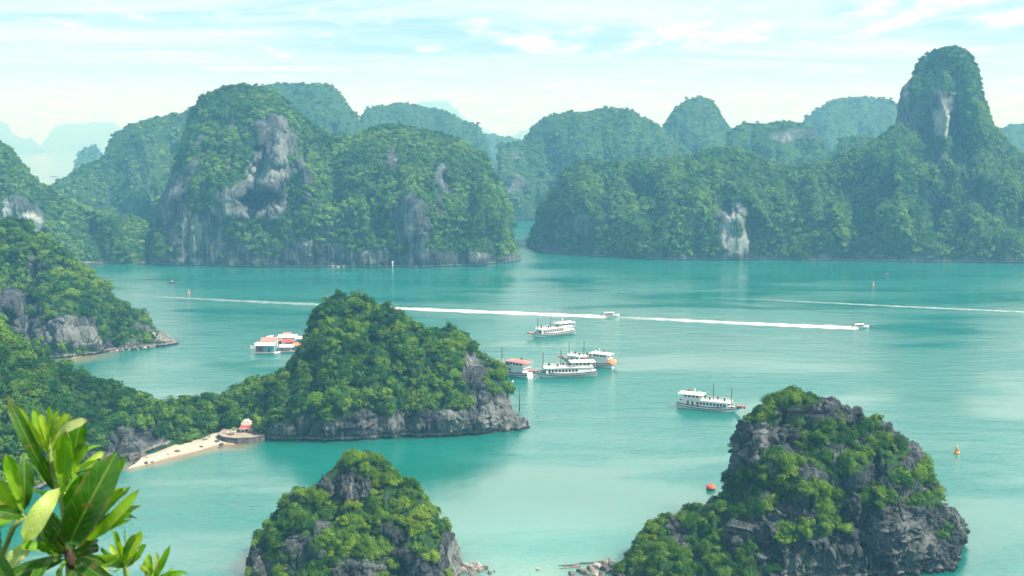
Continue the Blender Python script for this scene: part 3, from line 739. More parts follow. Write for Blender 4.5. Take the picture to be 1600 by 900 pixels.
def cruise_boat(label, stern, bow, group, canopy=M_WHITE, awning=None, tarp=None, flag=True, masts=((2.4, 12.5), (10.7, 11.6)), roof=M_WHITE, prow=M_PINK):
    c, rz, ln = place(stern, bow)
    k = ln / 25.0
    root = empty('cruise_boat', c, rz)
    root.scale = (k, k, k)
    tag(root, label, 'boat', group)
    st = hull_stations()
    m = MB()
    rows = []
    for x, b, zd in st:
        f = max(0, (x - 9) / 6)
        lift = 1.9 * f ** 1.6
        xs = x - 0
        rows.append([(xs, -b, zd), (xs, -b * 0.97, zd - 0.9), (xs - f * 0.5, -b * 0.80, 0.25 + lift * 0.75), (xs - f, -b * 0.5, -0.5 + lift), (xs - f, 0, -0.7 + lift), (xs - f, b * 0.5, -0.5 + lift), (xs - f * 0.5, b * 0.80, 0.25 + lift * 0.75), (xs, b * 0.97, zd - 0.9), (xs, b, zd)])
    m.grid(rows)
    m.face([p for p in rows[0]])
    m.grid([[(x, -b, zd), (x, b, zd)] for x, b, zd in st])
    m.build('hull', M_WHITE, root)
    for dz, hh in ((-0.10, 0.42), (-1.02, 0.34)):
        r_ = MB()
        for sgn in (-1, 1):
            r_.grid([[(x, sgn * (b - 0.02 + (0 if dz > -1 else -0.04)), zd + dz), (x, sgn * (b + 0.14), zd + dz), (x, sgn * (b + 0.14), zd + dz + hh), (x, sgn * (b - 0.02), zd + dz + hh)] for x, b, zd in st], closed=True)
        r_.build('rub_rail', M_DARK, root)
    # prow platform and tyres
    MB().box(13.2, 17.0, -0.9, 0.9, 3.05, 3.4).box(14.5, 17.4, -0.25, 0.25, 3.4, 3.6).build('prow_platform', prow, root, bevel=0.04)
    for q, (x, y) in enumerate(((16.6, -0.98), (15.2, -0.98), (13.8, -1.2), (-13.9, -1.8), (-4, -3.5), (5, -3.52))):
        MB().lathe([(0.2, -0.14), (0.48, -0.12), (0.48, 0.12), (0.2, 0.14)], 14).build('tyre', M_RUBBER, root, True).matrix_local = Matrix.Translation((x, y, 2.35 if q > 2 else 2.75)) @ Matrix.Rotation(math.pi / 2, 4, 'X')
    # main saloon
    z0, z1 = 1.95, 4.55
    cab = MB().box(-11.5, 9.6, -2.75, 2.75, z0, z1).build('cabin', M_WHITE, root, bevel=0.05)
    win = MB().box(-0.5, 0.5, -0.04, 0.04, -0.55, 0.55).build('window', M_GLASS, cab)
    fr = MB().box(-0.62, 0.62, -0.03, 0.03, 0.56, 0.66).build('window_hood', M_WHITE, win, loc=(0, 0, 0))
    win.location = (-4.4, -2.78, 3.35)
    for i in range(1, 9): dup_part(win, cab, (-4.4 + 1.55 * i, -2.78, 3.35))
    for i in range(9): dup_part(win, cab, (-4.4 + 1.55 * i, 2.78, 3.35))
    for x in (-6.6, -8.7): MB().box(x - 0.42, x + 0.42, -2.81, -2.74, 2.05, 4.05).build('door', M_GLASS, cab)
    MB().box(9.58, 9.66, -1.9, 1.9, 2.7, 4.0).build('windscreen', M_GLASS, cab)
    MB().box(-12.4, 10.6, -3.1, 3.1, z1, z1 + 0.2).build('top_deck', roof, root, bevel=0.05)
    # sloping stairs and posts at the bow
    MB().tube([(10.4, -2.2, z1 + 0.1), (12.4, -1.5, 2.6)], 0.12, 6).tube([(10.4, 2.2, z1 + 0.1), (12.4, 1.5, 2.6)], 0.12, 6).build('bow_stair', M_WHITE, root)
    zt = z1 + 0.2
    ra = MB()
    for sgn in (-1, 1):
        for zz_ in (0.5, 0.95): ra.tube([(-4, sgn * 2.95, zt + zz_), (10.4, sgn * 2.95, zt + zz_)], 0.045, 5)
        for i in range(10): ra.tube([(-4 + 1.6 * i, sgn * 2.95, zt), (-4 + 1.6 * i, sgn * 2.95, zt + 0.95)], 0.045, 5)
    for zz_ in (0.5, 0.95): ra.tube([(10.4, -2.95, zt + zz_), (10.4, 2.95, zt + zz_)], 0.045, 5)
    ra.build('railing', M_WHITE, root)
    # wheelhouse and canopy
    wh = MB().box(-11.2, -3.6, -2.3, 2.3, zt, zt + 2.1).build('wheelhouse', M_WHITE, root, bevel=0.05)
    for i in range(4):
        for sgn in (-1, 1): MB().box(-10.6 + 1.8 * i, -9.4 + 1.8 * i, sgn * 2.33 - 0.03, sgn * 2.33 + 0.03, zt + 0.95, zt + 1.75).build('window', M_GLASS, wh)
    MB().box(-3.62, -3.55, -1.9, 1.9, zt + 0.9, zt + 1.8).build('windscreen', M_GLASS, wh)
    MB().box(-13.4, -1.6, -3.0, 3.0, zt + 2.1, zt + 2.32).box(-12.6, -2.4, -1.9, 1.9, zt + 2.32, zt + 2.46).build('canopy', canopy, root, bevel=0.05)
    cp = MB()
    for sgn in (-1, 1):
        for x in (-13.1, -1.9): cp.tube([(x, sgn * 2.7, zt), (x, sgn * 2.7, zt + 2.1)], 0.07, 6)
    cp.build('canopy_post', M_WHITE, root)
    if not awning:
        MB().box(-4.8, -3.4, -0.8, 0.8, zt + 2.32, zt + 3.2, 0.2).build('name_board', M_WHITE, root, bevel=0.04)
        fg = MB().tube([(-6, 0, zt + 2.4), (-6.3, 0, zt + 4.9)], [0.28, 0.12], 8).tube([(-6.7, 0, zt + 4.1), (-5.6, 0, zt + 4.5)], [0.15, 0.1], 6).build('signal_mast', M_WHITE, root)
    if flag:
        MB().grid([[(-9.3, 0.0, zt + 3.2), (-9.3, 0.0, zt + 4.1)], [(-8.8, 0.12, zt + 3.15), (-8.8, 0.12, zt + 4.05)], [(-8.2, -0.05, zt + 3.2), (-8.2, -0.05, zt + 4.1)]]).tube([(-9.32, 0, zt + 2.3), (-9.32, 0, zt + 4.3)], 0.05, 6).build('flag', M_RED, root)
    for x, h in masts:
        MB().tube([(x, 0, 2.0), (x - 0.15, 0, h)], [0.24, 0.15], 8).tube([(x - 0.15, -0.5, h - 0.6), (x - 0.15, 0.5, h - 0.6)], 0.06, 6).build('mast', M_TIMBER, root)
    # tables and potted plants on the sun deck
    for x, y in ((-1.6, 1.2), (1.0, -1.4), (4.2, 1.3), (7.6, -1.0)):
        MB().lathe([(0.25, 0), (0.32, 0.5), (0.5, 0.55), (0.62, 1.0), (0.4, 1.5), (0.1, 1.75)], 9).build('potted_plant', M_LEAFY, root, True, loc=(x, y, zt))
    for x, y in ((-0.4, -1.3), (2.9, 0.9), (5.9, -0.9), (8.6, 1.2)):
        MB().box(-0.5, 0.5, -0.5, 0.5, 0.66, 0.74).box(-0.06, 0.06, -0.06, 0.06, 0, 0.66).build('deck_table', M_PINK, root, loc=(x, y, zt))
    if awning:
        MB().grid([[(-2.4, -3.0, zt + 0.5), (-2.4, 0, zt + 1.25), (-2.4, 3.0, zt + 0.5)], [(3, -3.1, zt + 0.35), (3, 0, zt + 1.1), (3, 3.1, zt + 0.35)], [(9.5, -3.0, zt + 0.5), (9.5, 0, zt + 1.25), (9.5, 3.0, zt + 0.5)]]).build('awning', awning, root)
    if tarp:
        MB().grid([[(-16.0, -2.6, 2.4), (-16.0, -1.3, 3.3), (-16.0, 0, 3.5), (-16.0, 1.3, 3.3), (-16.0, 2.6, 2.4)], [(-13.4, -3.0, 3.0), (-13.4, -1.5, 4.6), (-13.4, 0, 4.9), (-13.4, 1.5, 4.6), (-13.4, 3.0, 3.0)], [(-11.55, -2.9, 3.1), (-11.55, -1.5, 4.4), (-11.55, 0, 4.5), (-11.55, 1.5, 4.4), (-11.55, 2.9, 3.1)]]).build('stern_tarpaulin', tarp, root)
    return root

G = 'white cruise boats anchored in the bay'
cruise_boat('white cruise boat alone off the craggy islet, bow pointing to the open bay', (1064, 636), (1149, 644.5), G)
cruise_boat('lone white cruise boat anchored just below the long foam trail', (893, 521), (836, 527.5), G, flag=False)
cruise_boat('white cruise boat moored in the middle of the cluster, showing its full side', (926, 587), (842, 589.5), G)
cruise_boat('white cruise boat with an orange tarpaulin over its stern, moored behind another', (954, 574.5), (884, 567), G, tarp=M_ORANGE)
cruise_boat('cruise boat with a faded red canopy and grey awning, half hidden by the islet', (825, 590.5), (757, 579), G, canopy=M_PINK, awning=M_GREY, masts=((2.4, 12.5),))

# ------------------------------------------------------------------ small craft
def small_hull(m, L, B, H):
    rows = []
    for i in range(11):
        x = -L / 2 + L * i / 10; f = max(0, x / (L / 2)); a = max(0, -x / (L / 2))
        b = B / 2 * (1 - f ** 2.4) * (1 - 0.3 * a ** 2) + 0.04
        z = H * (0.85 + 0.5 * f ** 2)
        rows.append([(x, -b, z), (x, -b * 0.7, 0.05), (x, 0, -0.25 + 0.25 * f), (x, b * 0.7, 0.05), (x, b, z), (x, b * 0.86, z - 0.06), (x, 0, z - 0.22), (x, -b * 0.86, z - 0.06)])
    m.grid(rows, closed=True); m.face(rows[0]); m.face(rows[-1])
    return m

def speedboat(label, stern, bow, group):
    c, rz, ln = place(stern, bow)
    root = empty('speedboat', c, rz); tag(root, label, 'speedboat', group)
    L = ln
    k = L / 9.5
    root.scale = (k, k, k)
    root.rotation_euler = (0, rad(-3), rz)
    small_hull(MB(), 9.5, 2.8, 1.1).build('hull', M_WHITE, root)
    cb = MB().box(-3.2, 1.6, -1.15, 1.15, 0.9, 1.5).build('cabin', M_WHITE, root, bevel=0.04)
    for i in range(4):
        for sgn in (-1, 1): MB().box(-2.9 + 1.1 * i, -2.1 + 1.1 * i, sgn * 1.17 - 0.02, sgn * 1.17 + 0.02, 1.0, 1.42).build('window', M_GLASS, cb)
    MB().box(-3.4, 2.0, -1.3, 1.3, 2.1, 2.25).build('roof', M_WHITE, root, bevel=0.04)
    po = MB()
    for x in (-3.1, -0.8, 1.6):
        for sgn in (-1, 1): po.tube([(x, sgn * 1.1, 1.45), (x, sgn * 1.1, 2.12)], 0.05, 6)
    po.build('roof_post', M_STEEL, root)
    MB().box(1.62, 1.7, -1.05, 1.05, 1.45, 2.1).build('windscreen', M_GLASS, root)
    MB().box(-2.6, 0.8, -0.7, 0.7, 1.45, 1.75).build('bench', M_RED, root)
    MB().box(-5.1, -4.5, -0.3, 0.3, 0.3, 1.5).build('outboard_motor', M_DARK, root, bevel=0.05)
speedboat('white speedboat trailing foam, next to the moored cruise boats', (940, 494.3), (968, 495), 'speedboats crossing the bay')
speedboat('white speedboat at the far right tip of the long foam trail', (1332, 511.6), (1358, 512.4), 'speedboats crossing the bay')

def dinghy(label, stern, bow, mt, group=None, name='dinghy', rower=False):
    c, rz, ln = place(stern, bow)
    root = empty(name, c, rz); tag(root, label, name if name != 'dinghy' else 'dinghy', group)
    small_hull(MB(), ln, max(1.3, ln * 0.27), 0.7).build('hull', mt, root)
    for x in (-0.25, 0.05, 0.3): MB().box(x * ln - 0.14, x * ln + 0.14, -ln * 0.1, ln * 0.1, 0.42, 0.5).build('bench', M_PLANK, root)
    if rower:
        MB().tube([(-0.9, 0, 0.9), (0, 0, 1.45), (0.9, 0, 0.9)], [0.7, 0.75, 0.7], 10).build('shelter', M_PINK if rower == 1 else M_BROWN, root, True)
    return root
dinghy('white dinghy tied up beside the rocks of the wooded islet', (789, 599), (803, 597), M_WHITE)
dinghy('tiny dark sampan with a pinkish shelter near the cliff island', (264, 442.5), (272.5, 442.5), M_DARK, 'sampans on the far water', 'sampan', 1)
dinghy('tiny brown sampan off the wide forested island', (1380, 430.5), (1389, 430.5), M_BROWN, 'sampans on the far water', 'sampan', 2)
r_ = place((79, 276), (90, 276))
bt = empty('cargo_barge', r_[0], r_[1]); tag(bt, 'faint grey cargo barge far out on the pale open sea', 'barge')
small_hull(MB(), r_[2], 5.0, 1.8).build('hull', M_GREY, bt); MB().box(-r_[2] * 0.42, -r_[2] * 0.22, -1.8, 1.8, 1.4, 5.0).build('bridge', M_CREAM, bt); MB().box(-r_[2] * 0.1, r_[2] * 0.36, -1.7, 1.7, 1.4, 2.6).build('cargo_hatch', M_STEEL, bt)

# ------------------------------------------------------------------ buoys
def nav_buoy(label, u, v, k):
    root = empty('buoy', Wp(u, v), 0.4); root.scale = (k, k, k); tag(root, label, 'buoy', 'orange navigation buoys')
    MB().lathe([(0.55, -0.5), (1.0, -0.2), (1.05, 0.35), (0.85, 0.62), (0.3, 0.66)], 20).build('float', M_BUOYO, root, True)
    MB().lathe([(1.08, -0.25), (1.09, 0.02), (1.06, 0.04)], 20).build('waterline_band', M_BUOYG, root, True)
    MB().lathe([(0.62, 0.6), (0.34, 1.9), (0.34, 2.2), (0.30, 2.25)], 14).build('tower', M_BUOYO, root, True)
    MB().lathe([(0.16, 2.2), (0.18, 2.5), (0.34, 2.55), (0.30, 2.8), (0.05, 3.1)], 12).build('lantern', M_CREAM, root, True)
nav_buoy('orange buoy right of the large craggy islet, the biggest of the orange ones', 1495, 708, 0.95)
nav_buoy('orange buoy near the cliff island on the left side of the bay', 295, 458, 0.95)
nav_buoy('orange buoy off the wide forested island, beyond the speedboat', 1364.5, 445.5, 0.95)
mb = empty('mooring_buoy', Wp(1110.5, 765), 0.5); mb.scale = (0.85, 0.85, 0.85); tag(mb, 'squat red mooring buoy left of the large craggy islet', 'mooring buoy')
MB().lathe([(1.3, -0.3), (1.62, -0.1), (1.62, 0.62), (1.58, 0.66)], 24).build('skirt', M_BUOYG, mb, True)
MB().lathe([(1.55, 0.6), (1.72, 0.68), (1.72, 1.1), (1.62, 1.14), (1.62, 1.5), (1.45, 1.72), (0.2, 1.85)], 24).build('drum', M_BUOYR, mb, True)
MB().tube([(-0.4, 0, 1.8), (-0.35, 0, 2.2), (0, 0, 2.4), (0.35, 0, 2.2), (0.4, 0, 1.8)], 0.09, 8).build('mooring_ring', M_STEEL, mb, True)

# ------------------------------------------------------------------ floating village
VG = 'floating village behind the wooded islet'
def raft_house(label, u0, u1, v, wall, roof, depth=6.0, h=3.0, two=None, pitch=0.9, name='raft_house', cat='floating house', open_=False):
    a, b = Wp(u0, v), Wp(u1, v)
    c = (a + b) / 2; w = (b - a).length
    root = empty(name, (c.x, c.y + depth / 2, 0), math.atan2((b - a).y, (b - a).x)); tag(root, label, cat, VG)
    ra = MB().box(-w / 2 - 0.8, w / 2 + 0.8, -depth / 2 - 0.9, depth / 2 + 0.9, 0.15, 0.5)
    for i in range(4):
        y = -depth / 2 + depth * i / 3; ra.tube([(-w / 2 - 0.9, y, 0.05), (w / 2 + 0.9, y, 0.05)], 0.3, 8)
    ra.build('raft', M_PLANK, root)
    if open_:
        for x in (-w / 2 + 0.2, 0, w / 2 - 0.2):
            for y in (-depth / 2 + 0.2, depth / 2 - 0.2): MB().tube([(x, y, 0.5), (x, y, h)], 0.09, 6).build('post', M_TIMBER, root)
        MB().box(-w * 0.3, w * 0.3, -depth * 0.2, depth * 0.2, 0.5, 1.3).build('crate', wall, root)
    else:
        if two:
            MB().box(-w / 2, -w * 0.08, -depth / 2, depth / 2, 0.5, h).build('wall', wall, root)
            MB().box(-w * 0.08 + 0.01, w / 2, -depth / 2 + 0.05, depth / 2, 0.5, h - 0.01).build('wall', two, root)
        else:
            MB().box(-w / 2, w / 2, -depth / 2, depth / 2, 0.5, h).build('wall', wall, root)
        MB().box(w * 0.18, w * 0.18 + 0.9, -depth / 2 - 0.04, -depth / 2 + 0.02, 0.5, 2.4).build('door', M_DARK, root)
        MB().box(-w * 0.32, -w * 0.32 + 1.1, -depth / 2 - 0.04, -depth / 2 + 0.02, 1.3, 2.3).build('window', M_GLASS, root)
    e = 0.7
    MB().grid([[(-w / 2 - e, -depth / 2 - e, h - 0.1), (w / 2 + e, -depth / 2 - e, h - 0.1)], [(-w / 2 - e, 0, h + pitch), (w / 2 + e, 0, h + pitch)], [(-w / 2 - e, depth / 2 + e, h - 0.1), (w / 2 + e, depth / 2 + e, h - 0.1)],
               [(-w / 2 - e, 0, h + pitch - 0.2), (w / 2 + e, 0, h + pitch - 0.2)], [(-w / 2 - e, -depth / 2 - e, h - 0.25), (w / 2 + e, -depth / 2 - e, h - 0.25)]]).build('roof', roof, root)
    return root
raft_house('floating house with brown and teal walls under a pale green roof', 400, 428, 552, M_BROWN, M_PALEGREEN, 7, 4.2, two=M_TEAL, pitch=1.2)
raft_house('floating house with a faded red roof behind the teal one', 409, 431, 544, M_CREAM, M_PINK, 6, 4.0, pitch=1.3)
raft_house('open raft under a bright red canopy', 442, 456, 543, M_CREAM, M_RED, 5, 3.2, open_=True, name='raft_shelter', cat='raft')
raft_house('floating house under a long white roof beyond the red canopy', 436, 462, 536, M_CREAM, M_WHITE, 6, 3.4)
raft_house('open raft with white awning in front of the red canopy', 438, 457, 550, M_WHITE, M_WHITE, 5, 2.8, open_=True, name='raft_shelter', cat='raft')
raft_house('open raft with orange red tarpaulin roof against the islet', 459, 471, 548, M_ORANGE, M_ORANGE, 5, 3.0, open_=True, name='raft_shelter', cat='raft')
raft_house('floating house with a weathered cream roof closest to the islet trees', 463, 474, 538, M_WHITE, M_CREAM, 5, 3.2)
def canopy_boat(label, stern, bow, roof, mast=False):
    c, rz, ln = place(stern, bow)
    root = empty('fishing_boat', c, rz); tag(root, label, 'fishing boat', 'boats tied up at the floating village')
    small_hull(MB(), ln, ln * 0.26, 1.3).build('hull', M_WHITE, root)
    MB().box(-ln * 0.3, ln * 0.12, -ln * 0.09, ln * 0.09, 1.0, 2.6).build('cabin', M_CREAM, root, bevel=0.04)
    MB().box(-ln * 0.36, ln * 0.2, -ln * 0.12, ln * 0.12, 2.6, 2.78).build('roof', roof, root, bevel=0.04)
    if mast:
        for x in (-0.1, 0.25): MB().tube([(x * ln, 0, 1.0), (x * ln, 0, 11.5)], [0.13, 0.08], 6).build('mast', M_TIMBER, root)
raft_house('floating house with a grey sheet roof between the red and white roofs', 431, 440, 540, M_TEAL, M_GREY, 4, 2.8)
raft_house('small raft under a blue tarpaulin beside the red canopy', 452, 460, 541, M_CREAM, M_BLUE, 4, 2.8, open_=True, name='raft_shelter', cat='raft')
raft_house('small raft under a pink awning at the back of the village', 444, 453, 531, M_CREAM, M_PINK, 4, 3.0, open_=True, name='raft_shelter', cat='raft')
canopy_boat('white fishing boat with dark stern lying left of the floating houses', (412, 543), (391, 545), M_WHITE)
canopy_boat('white canopied fishing boat moored behind the red roofed house', (414, 534), (433, 531), M_WHITE)
canopy_boat('two masted fishing boat half hidden by the islet trees', (480, 533), (462, 534), M_CREAM, True)
dinghy('small white dinghy tied in front of the open rafts', (429, 553), (438, 551), M_WHITE, name='dinghy', group='boats tied up at the floating village')

# ------------------------------------------------------------------ shore: beach, terrace, shrine, rocks
def sand_mat():
    m, t = mat('beach sand')
    g = t.n('ShaderNodeNewGeometry').outputs['Position']
    z = t.n('ShaderNodeSeparateXYZ', {0: g}).outputs[2]
    n = t.noise(g, 0.8, 5, 0.6)
    wet = t.mapr(t.math('ADD', z, t.math('MULTIPLY', t.math('SUBTRACT', n, 0.5), 0.25)), 0.12, 0.42)
    dry = t.mix(n, rgb(0.35, 0.31, 0.24), rgb(0.48, 0.43, 0.345))
    c = t.mix(wet, rgb(0.23, 0.18, 0.115), dry)
    bump = t.n('ShaderNodeBump', {'Strength': 0.4, 'Distance': 0.2, 'Height': t.noise(g, 2.0, 4, 0.6)})
    b = t.n('ShaderNodeBsdfPrincipled', {'Base Color': c, 'Roughness': 0.85, 'Specular IOR Level': 0.2, 'Normal': bump.outputs[0]})
    t.n('ShaderNodeOutputMaterial', {0: b.outputs[0]})
    return m
M_SAND = sand_mat()

def strip(name, front, rear, zf, zr, m, n=60, k=10, bumpy=0.08):
    f, r = np.array(front, float), np.array(rear, float)
    tf, tr = np.linspace(0, 1, len(f)), np.linspace(0, 1, len(r))
    s_ = np.linspace(0, 1, n)
    rows = []
    for s1 in s_:
        a = Wp(np.interp(s1, tf, f[:, 0]), np.interp(s1, tf, f[:, 1]))
        b = Wp(np.interp(s1, tr, r[:, 0]), np.interp(s1, tr, r[:, 1]), zr)
        row = []
        for i in range(k + 1):
            q = i / k
            p = a.lerp(b, q); p.z = zf + (zr - zf) * q ** 0.8 + bumpy * math.sin(p.x * 1.7 + p.y) * q * (1 - q)
            row.append(p)
        row.append(b + Vector((0, 3, 0.0))); row.append(b + Vector((-1, 9, -0.4))); row.append(b + Vector((-2, 16, -2.5)))
        rows.append(row)
    return MB().grid(rows).build(name, m, None, True)
bch = strip('beach', [(196, 734), (214, 731), (238, 725), (262, 719), (285, 713), (308, 707), (330, 701), (350, 697), (372, 696.5)],
            [(212, 724), (232, 718), (254, 709), (272, 701), (289, 698), (305, 696), (320, 689), (334, 682), (346, 682)], -0.15, 1.1, M_SAND)
tag(bch, 'small crescent of pale sand below the wooded neck', 'beach', kind='structure')
cov = strip('beach', [(112, 560), (130, 556), (150, 552.5), (170, 550), (185, 549)], [(118, 553), (134, 549.5), (152, 546.5), (170, 545), (184, 544.5)], -0.1, 0.9, M_SAND, 30, 6)
tag(cov, 'thin strip of sand at the foot of the grey headland', 'beach', kind='structure')

def stone_mat(name, lo, hi, scale):
    m, t = mat(name)
    g = t.n('ShaderNodeNewGeometry').outputs['Position']
    n1 = t.noise(g, scale, 6, 0.65, 0.3); n2 = t.noise(g, scale * 3.5, 5, 0.7)
    c = t.mix(t.mapr(n1, 0.32, 0.68), rgb(*lo), rgb(*hi))
    c = t.mix(t.mapr(n2, 0.3, 0.6), t.mix(1.0, c, rgb(0.45, 0.45, 0.48), 'MULTIPLY'), c)
    bump = t.n('ShaderNodeBump', {'Strength': 0.8, 'Distance': 0.35, 'Height': t.math('ADD', n1, n2)})
    b = t.n('ShaderNodeBsdfPrincipled', {'Base Color': c, 'Roughness': 0.9, 'Specular IOR Level': 0.15, 'Normal': bump.outputs[0]})
    t.n('ShaderNodeOutputMaterial', {0: b.outputs[0]})
    return m
M_STONE = stone_mat('dark shore stone', (0.05, 0.05, 0.05), (0.17, 0.165, 0.155), 0.6)
M_STONEP = stone_mat('pale shore stone', (0.24, 0.23, 0.21), (0.50, 0.48, 0.44), 0.6)
M_STONEB = stone_mat('tan shore stone', (0.13, 0.12, 0.10), (0.30, 0.28, 0.24), 0.6)
M_WALL = stone_mat('stone blocks', (0.07, 0.07, 0.065), (0.19, 0.185, 0.17), 0.9)

# retaining wall and the terrace behind it
wb = [(340, 687.5), (347, 691), (356, 693), (372, 694), (392, 692.5), (414, 689.5)]
WPTS = [Wp(*p) for p in wb]
HT = 2.2
m_ = MB()
rows = []
for p in WPTS:
    o_ = Vector((0, 0.9, 0))
    rows.append([p + Vector((0, -0.25, -0.4)), p + Vector((0, 0, HT)), p + o_ + Vector((0, 0, HT)), p + o_ + Vector((0, 0, -0.4))])
m_.grid(rows, closed=True); m_.face(rows[0]); m_.face(rows[-1])
wl = m_.build('stone_wall', M_WALL, None, bevel=0.0)
tag(wl, 'curved grey stone retaining wall between beach and shrine', 'wall')
cpm = MB()
cpm.grid([[p + Vector((0, -0.12, HT + 0.004)), p + Vector((0, -0.12, HT + 0.22)), p + Vector((0, 1.05, HT + 0.22)), p + Vector((0, 1.05, HT + 0.004))] for p in WPTS], closed=True)
cpm.build('coping', M_STONEP, wl)
tg = MB().grid([[p + Vector((0, 0.9, HT - 0.1)), p + Vector((0, 6, HT + 0.0)), p + Vector((0, 16, HT + 0.3))] for p in WPTS]).build('ground', simple('trodden earth', (0.27, 0.23, 0.17), 0.9, vary=0.3, scale=0.5))
tag(tg, 'level terrace of pale earth behind the stone wall', 'ground', kind='structure')

# shrine
def on_terrace(u, v): return Wp(u, v, HT + 0.05)
sc_ = on_terrace(385, 675.5)
sh = empty('shrine', sc_, rad(4)); sh.scale = (0.8, 0.8, 0.74); tag(sh, 'little white tiered shrine with a red eave standing on the terrace', 'shrine')
M_SHW = simple('limewashed wall', (0.72, 0.71, 0.66), 0.7, vary=0.08)
MB().box(-3.0, 3.0, -0.3, 4.2, 0, 0.25).build('plinth', M_STONEP, sh)
MB().box(-2.5, 2.5, 1.6, 4.0, 0.25, 2.4).build('wall', M_SHW, sh)
for x in (-2.6, -0.9, 0.9, 2.6): MB().tube([(x, 0, 0.25), (x, 0, 2.1)], 0.14, 8).build('column', M_SHW, sh)
MB().box(-0.7, 0.7, 1.54, 1.62, 0.26, 2.0).build('doorway', M_DARK, sh)
MB().grid([[(-3.3, -0.7, 2.05), (-2.9, 1.2, 3.0), (-2.9, 1.25, 2.8), (-3.3, -0.66, 1.9)], [(3.3, -0.7, 2.05), (2.9, 1.2, 3.0), (2.9, 1.25, 2.8), (3.3, -0.66, 1.9)]], closed=True).build('eave', M_RED, sh)
MB().box(-3.35, 3.35, -0.78, -0.68, 1.86, 2.12).build('fascia', M_SHW, sh)
up = MB().box(-2.6, 2.6, 1.3, 3.9, 2.4, 3.9).build('upper_wall', M_SHW, sh, bevel=0.05)
for x in (-2.0, -0.7, 0.7, 2.0): MB().box(x - 0.3, x + 0.3, 1.26, 1.29, 2.95, 3.55).build('panel', M_BROWN, up)
MB().box(-1.9, 1.9, 1.5, 3.7, 3.9, 4.8).box(-2.1, 2.1, 1.4, 3.8, 4.72, 4.92).build('second_tier', M_SHW, sh, bevel=0.04)
MB().box(-1.0, 1.0, 1.7, 3.5, 4.92, 5.8).build('top_tier', M_SHW, sh, bevel=0.04)
for x in (-2.45, 2.45, -1.7, 1.7, -0.85, 0.85): MB().lathe([(0.18, 0), (0.26, 0.2), (0.05, 0.8)], 8).build('finial', M_SHW, sh, True, loc=(x, 1.6, {2.45: 3.9, 1.7: 4.92, 0.85: 5.8}[abs(x)]))
tb = empty('stone_table', on_terrace(362, 678), 0.2); tag(tb, 'white stone table on the terrace left of the shrine', 'table')
MB().box(-1.5, 1.5, -0.5, 0.5, 0.72, 0.86).build('tabletop', M_SHW, tb); MB().box(-1.1, -0.8, -0.35, 0.35, 0, 0.72).build('leg', M_SHW, tb); MB().box(0.8, 1.1, -0.35, 0.35, 0, 0.72).build('leg', M_SHW, tb)
M_YTREE = foliage_mat('yellow green garden leaves', (0.05, 0.13, 0.02), (0.11, 0.22, 0.03), (0.20, 0.30, 0.04))
for (u, v, lab, k) in ((365, 679, 'small yellow green umbrella shaped tree left of the shrine', 0), (404, 677.5, 'small yellow green umbrella shaped tree right of the shrine', 3)):
    tr = empty('garden_tree', on_terrace(u, v)); tag(tr, lab, 'tree', 'garden trees beside the shrine')
    MB().tube([(0, 0, 0), (0.05, 0, 1.2), (0.0, 0, 2.3)], [0.14, 0.10, 0.07], 7).build('trunk', M_TIMBER, tr, True)
    cr = bpy.data.objects.new('crown', tree_mesh(M_YTREE, MIDC, k)); C.objects.link(cr); cr.parent = tr; cr.location = (0, 0, 1.7); cr.scale = (1.25, 1.25, 1.0)

# boulders
def boulder_mesh(seed, m):
    bm = bmesh.new(); bmesh.ops.create_icosphere(bm, subdivisions=4, radius=1.0)
    p = np.array([v.co[:] for v in bm.verts])
    r_ = np.random.default_rng(seed)
    for _ in range(9):      # chop flat faces, as broken rock has
        d = r_.normal(size=3); d /= np.linalg.norm(d); h = r_.uniform(0.55, 0.85)
        e = p @ d - h; p = p - np.outer(np.clip(e, 0, None), d) * 0.92
    p = p * (1 + 0.10 * fbm(p * 1.0, 0.35, 4, seed, ridge=True))[:, None]
    for v, c in zip(bm.verts, p): v.co = c
    me = bpy.data.meshes.new('boulder'); bm.to_mesh(me); bm.free(); me.materials.append(m)
    return me
BM = {k: [boulder_mesh(i * 7 + j, m) for j in range(4)] for i, (k, m) in enumerate((('dark', M_STONE), ('pale', M_STONEP), ('tan', M_STONEB)))}
rr = random.Random(4)
def boulders(spots, group, where):
    for (u, v, px_, kind) in spots:
        p = Wp(u, v, 0.35 if 'beach' in group else 0.0)
        r_ = px_ / 2 * math.hypot(p.y, CAMZ) / F
        o = bpy.data.objects.new('boulder', rr.choice(BM[kind])); C.objects.link(o)
        o.location = (p.x, p.y, p.z + r_ * 0.18); o.scale = (r_ * rr.uniform(0.9, 1.25), r_ * rr.uniform(0.85, 1.2), r_ * rr.uniform(0.6, 0.95)); o.rotation_euler = (rr.uniform(-.3, .3), rr.uniform(-.3, .3), rr.uniform(0, 6.28))
        tag(o, f"{dict(dark='dark grey', pale='pale whitish', tan='tan brown')[kind]} boulder {where}", 'boulder', f"{kind} {group}")
boulders([(206, 719, 15, 'dark'), (222, 714, 16, 'dark'), (231, 718, 10, 'dark'), (212, 726, 9, 'dark'), (228, 724, 8, 'dark'), (243, 716, 8, 'dark'), (252, 713, 7, 'dark'), (262, 711, 6, 'dark'), (276, 707, 9, 'dark'), (281, 706, 6, 'dark'), (314, 699, 7, 'dark'), (318, 696, 6, 'dark'), (322, 690, 10, 'dark'), (327, 686, 8, 'dark'), (338, 691, 8, 'dark'), (346, 695, 7, 'dark'), (344, 699, 5, 'dark'), (212, 716, 7, 'tan'), (218, 722, 6, 'tan'), (238, 722, 5, 'tan')], 'rocks by the beach', 'lying on the small beach')
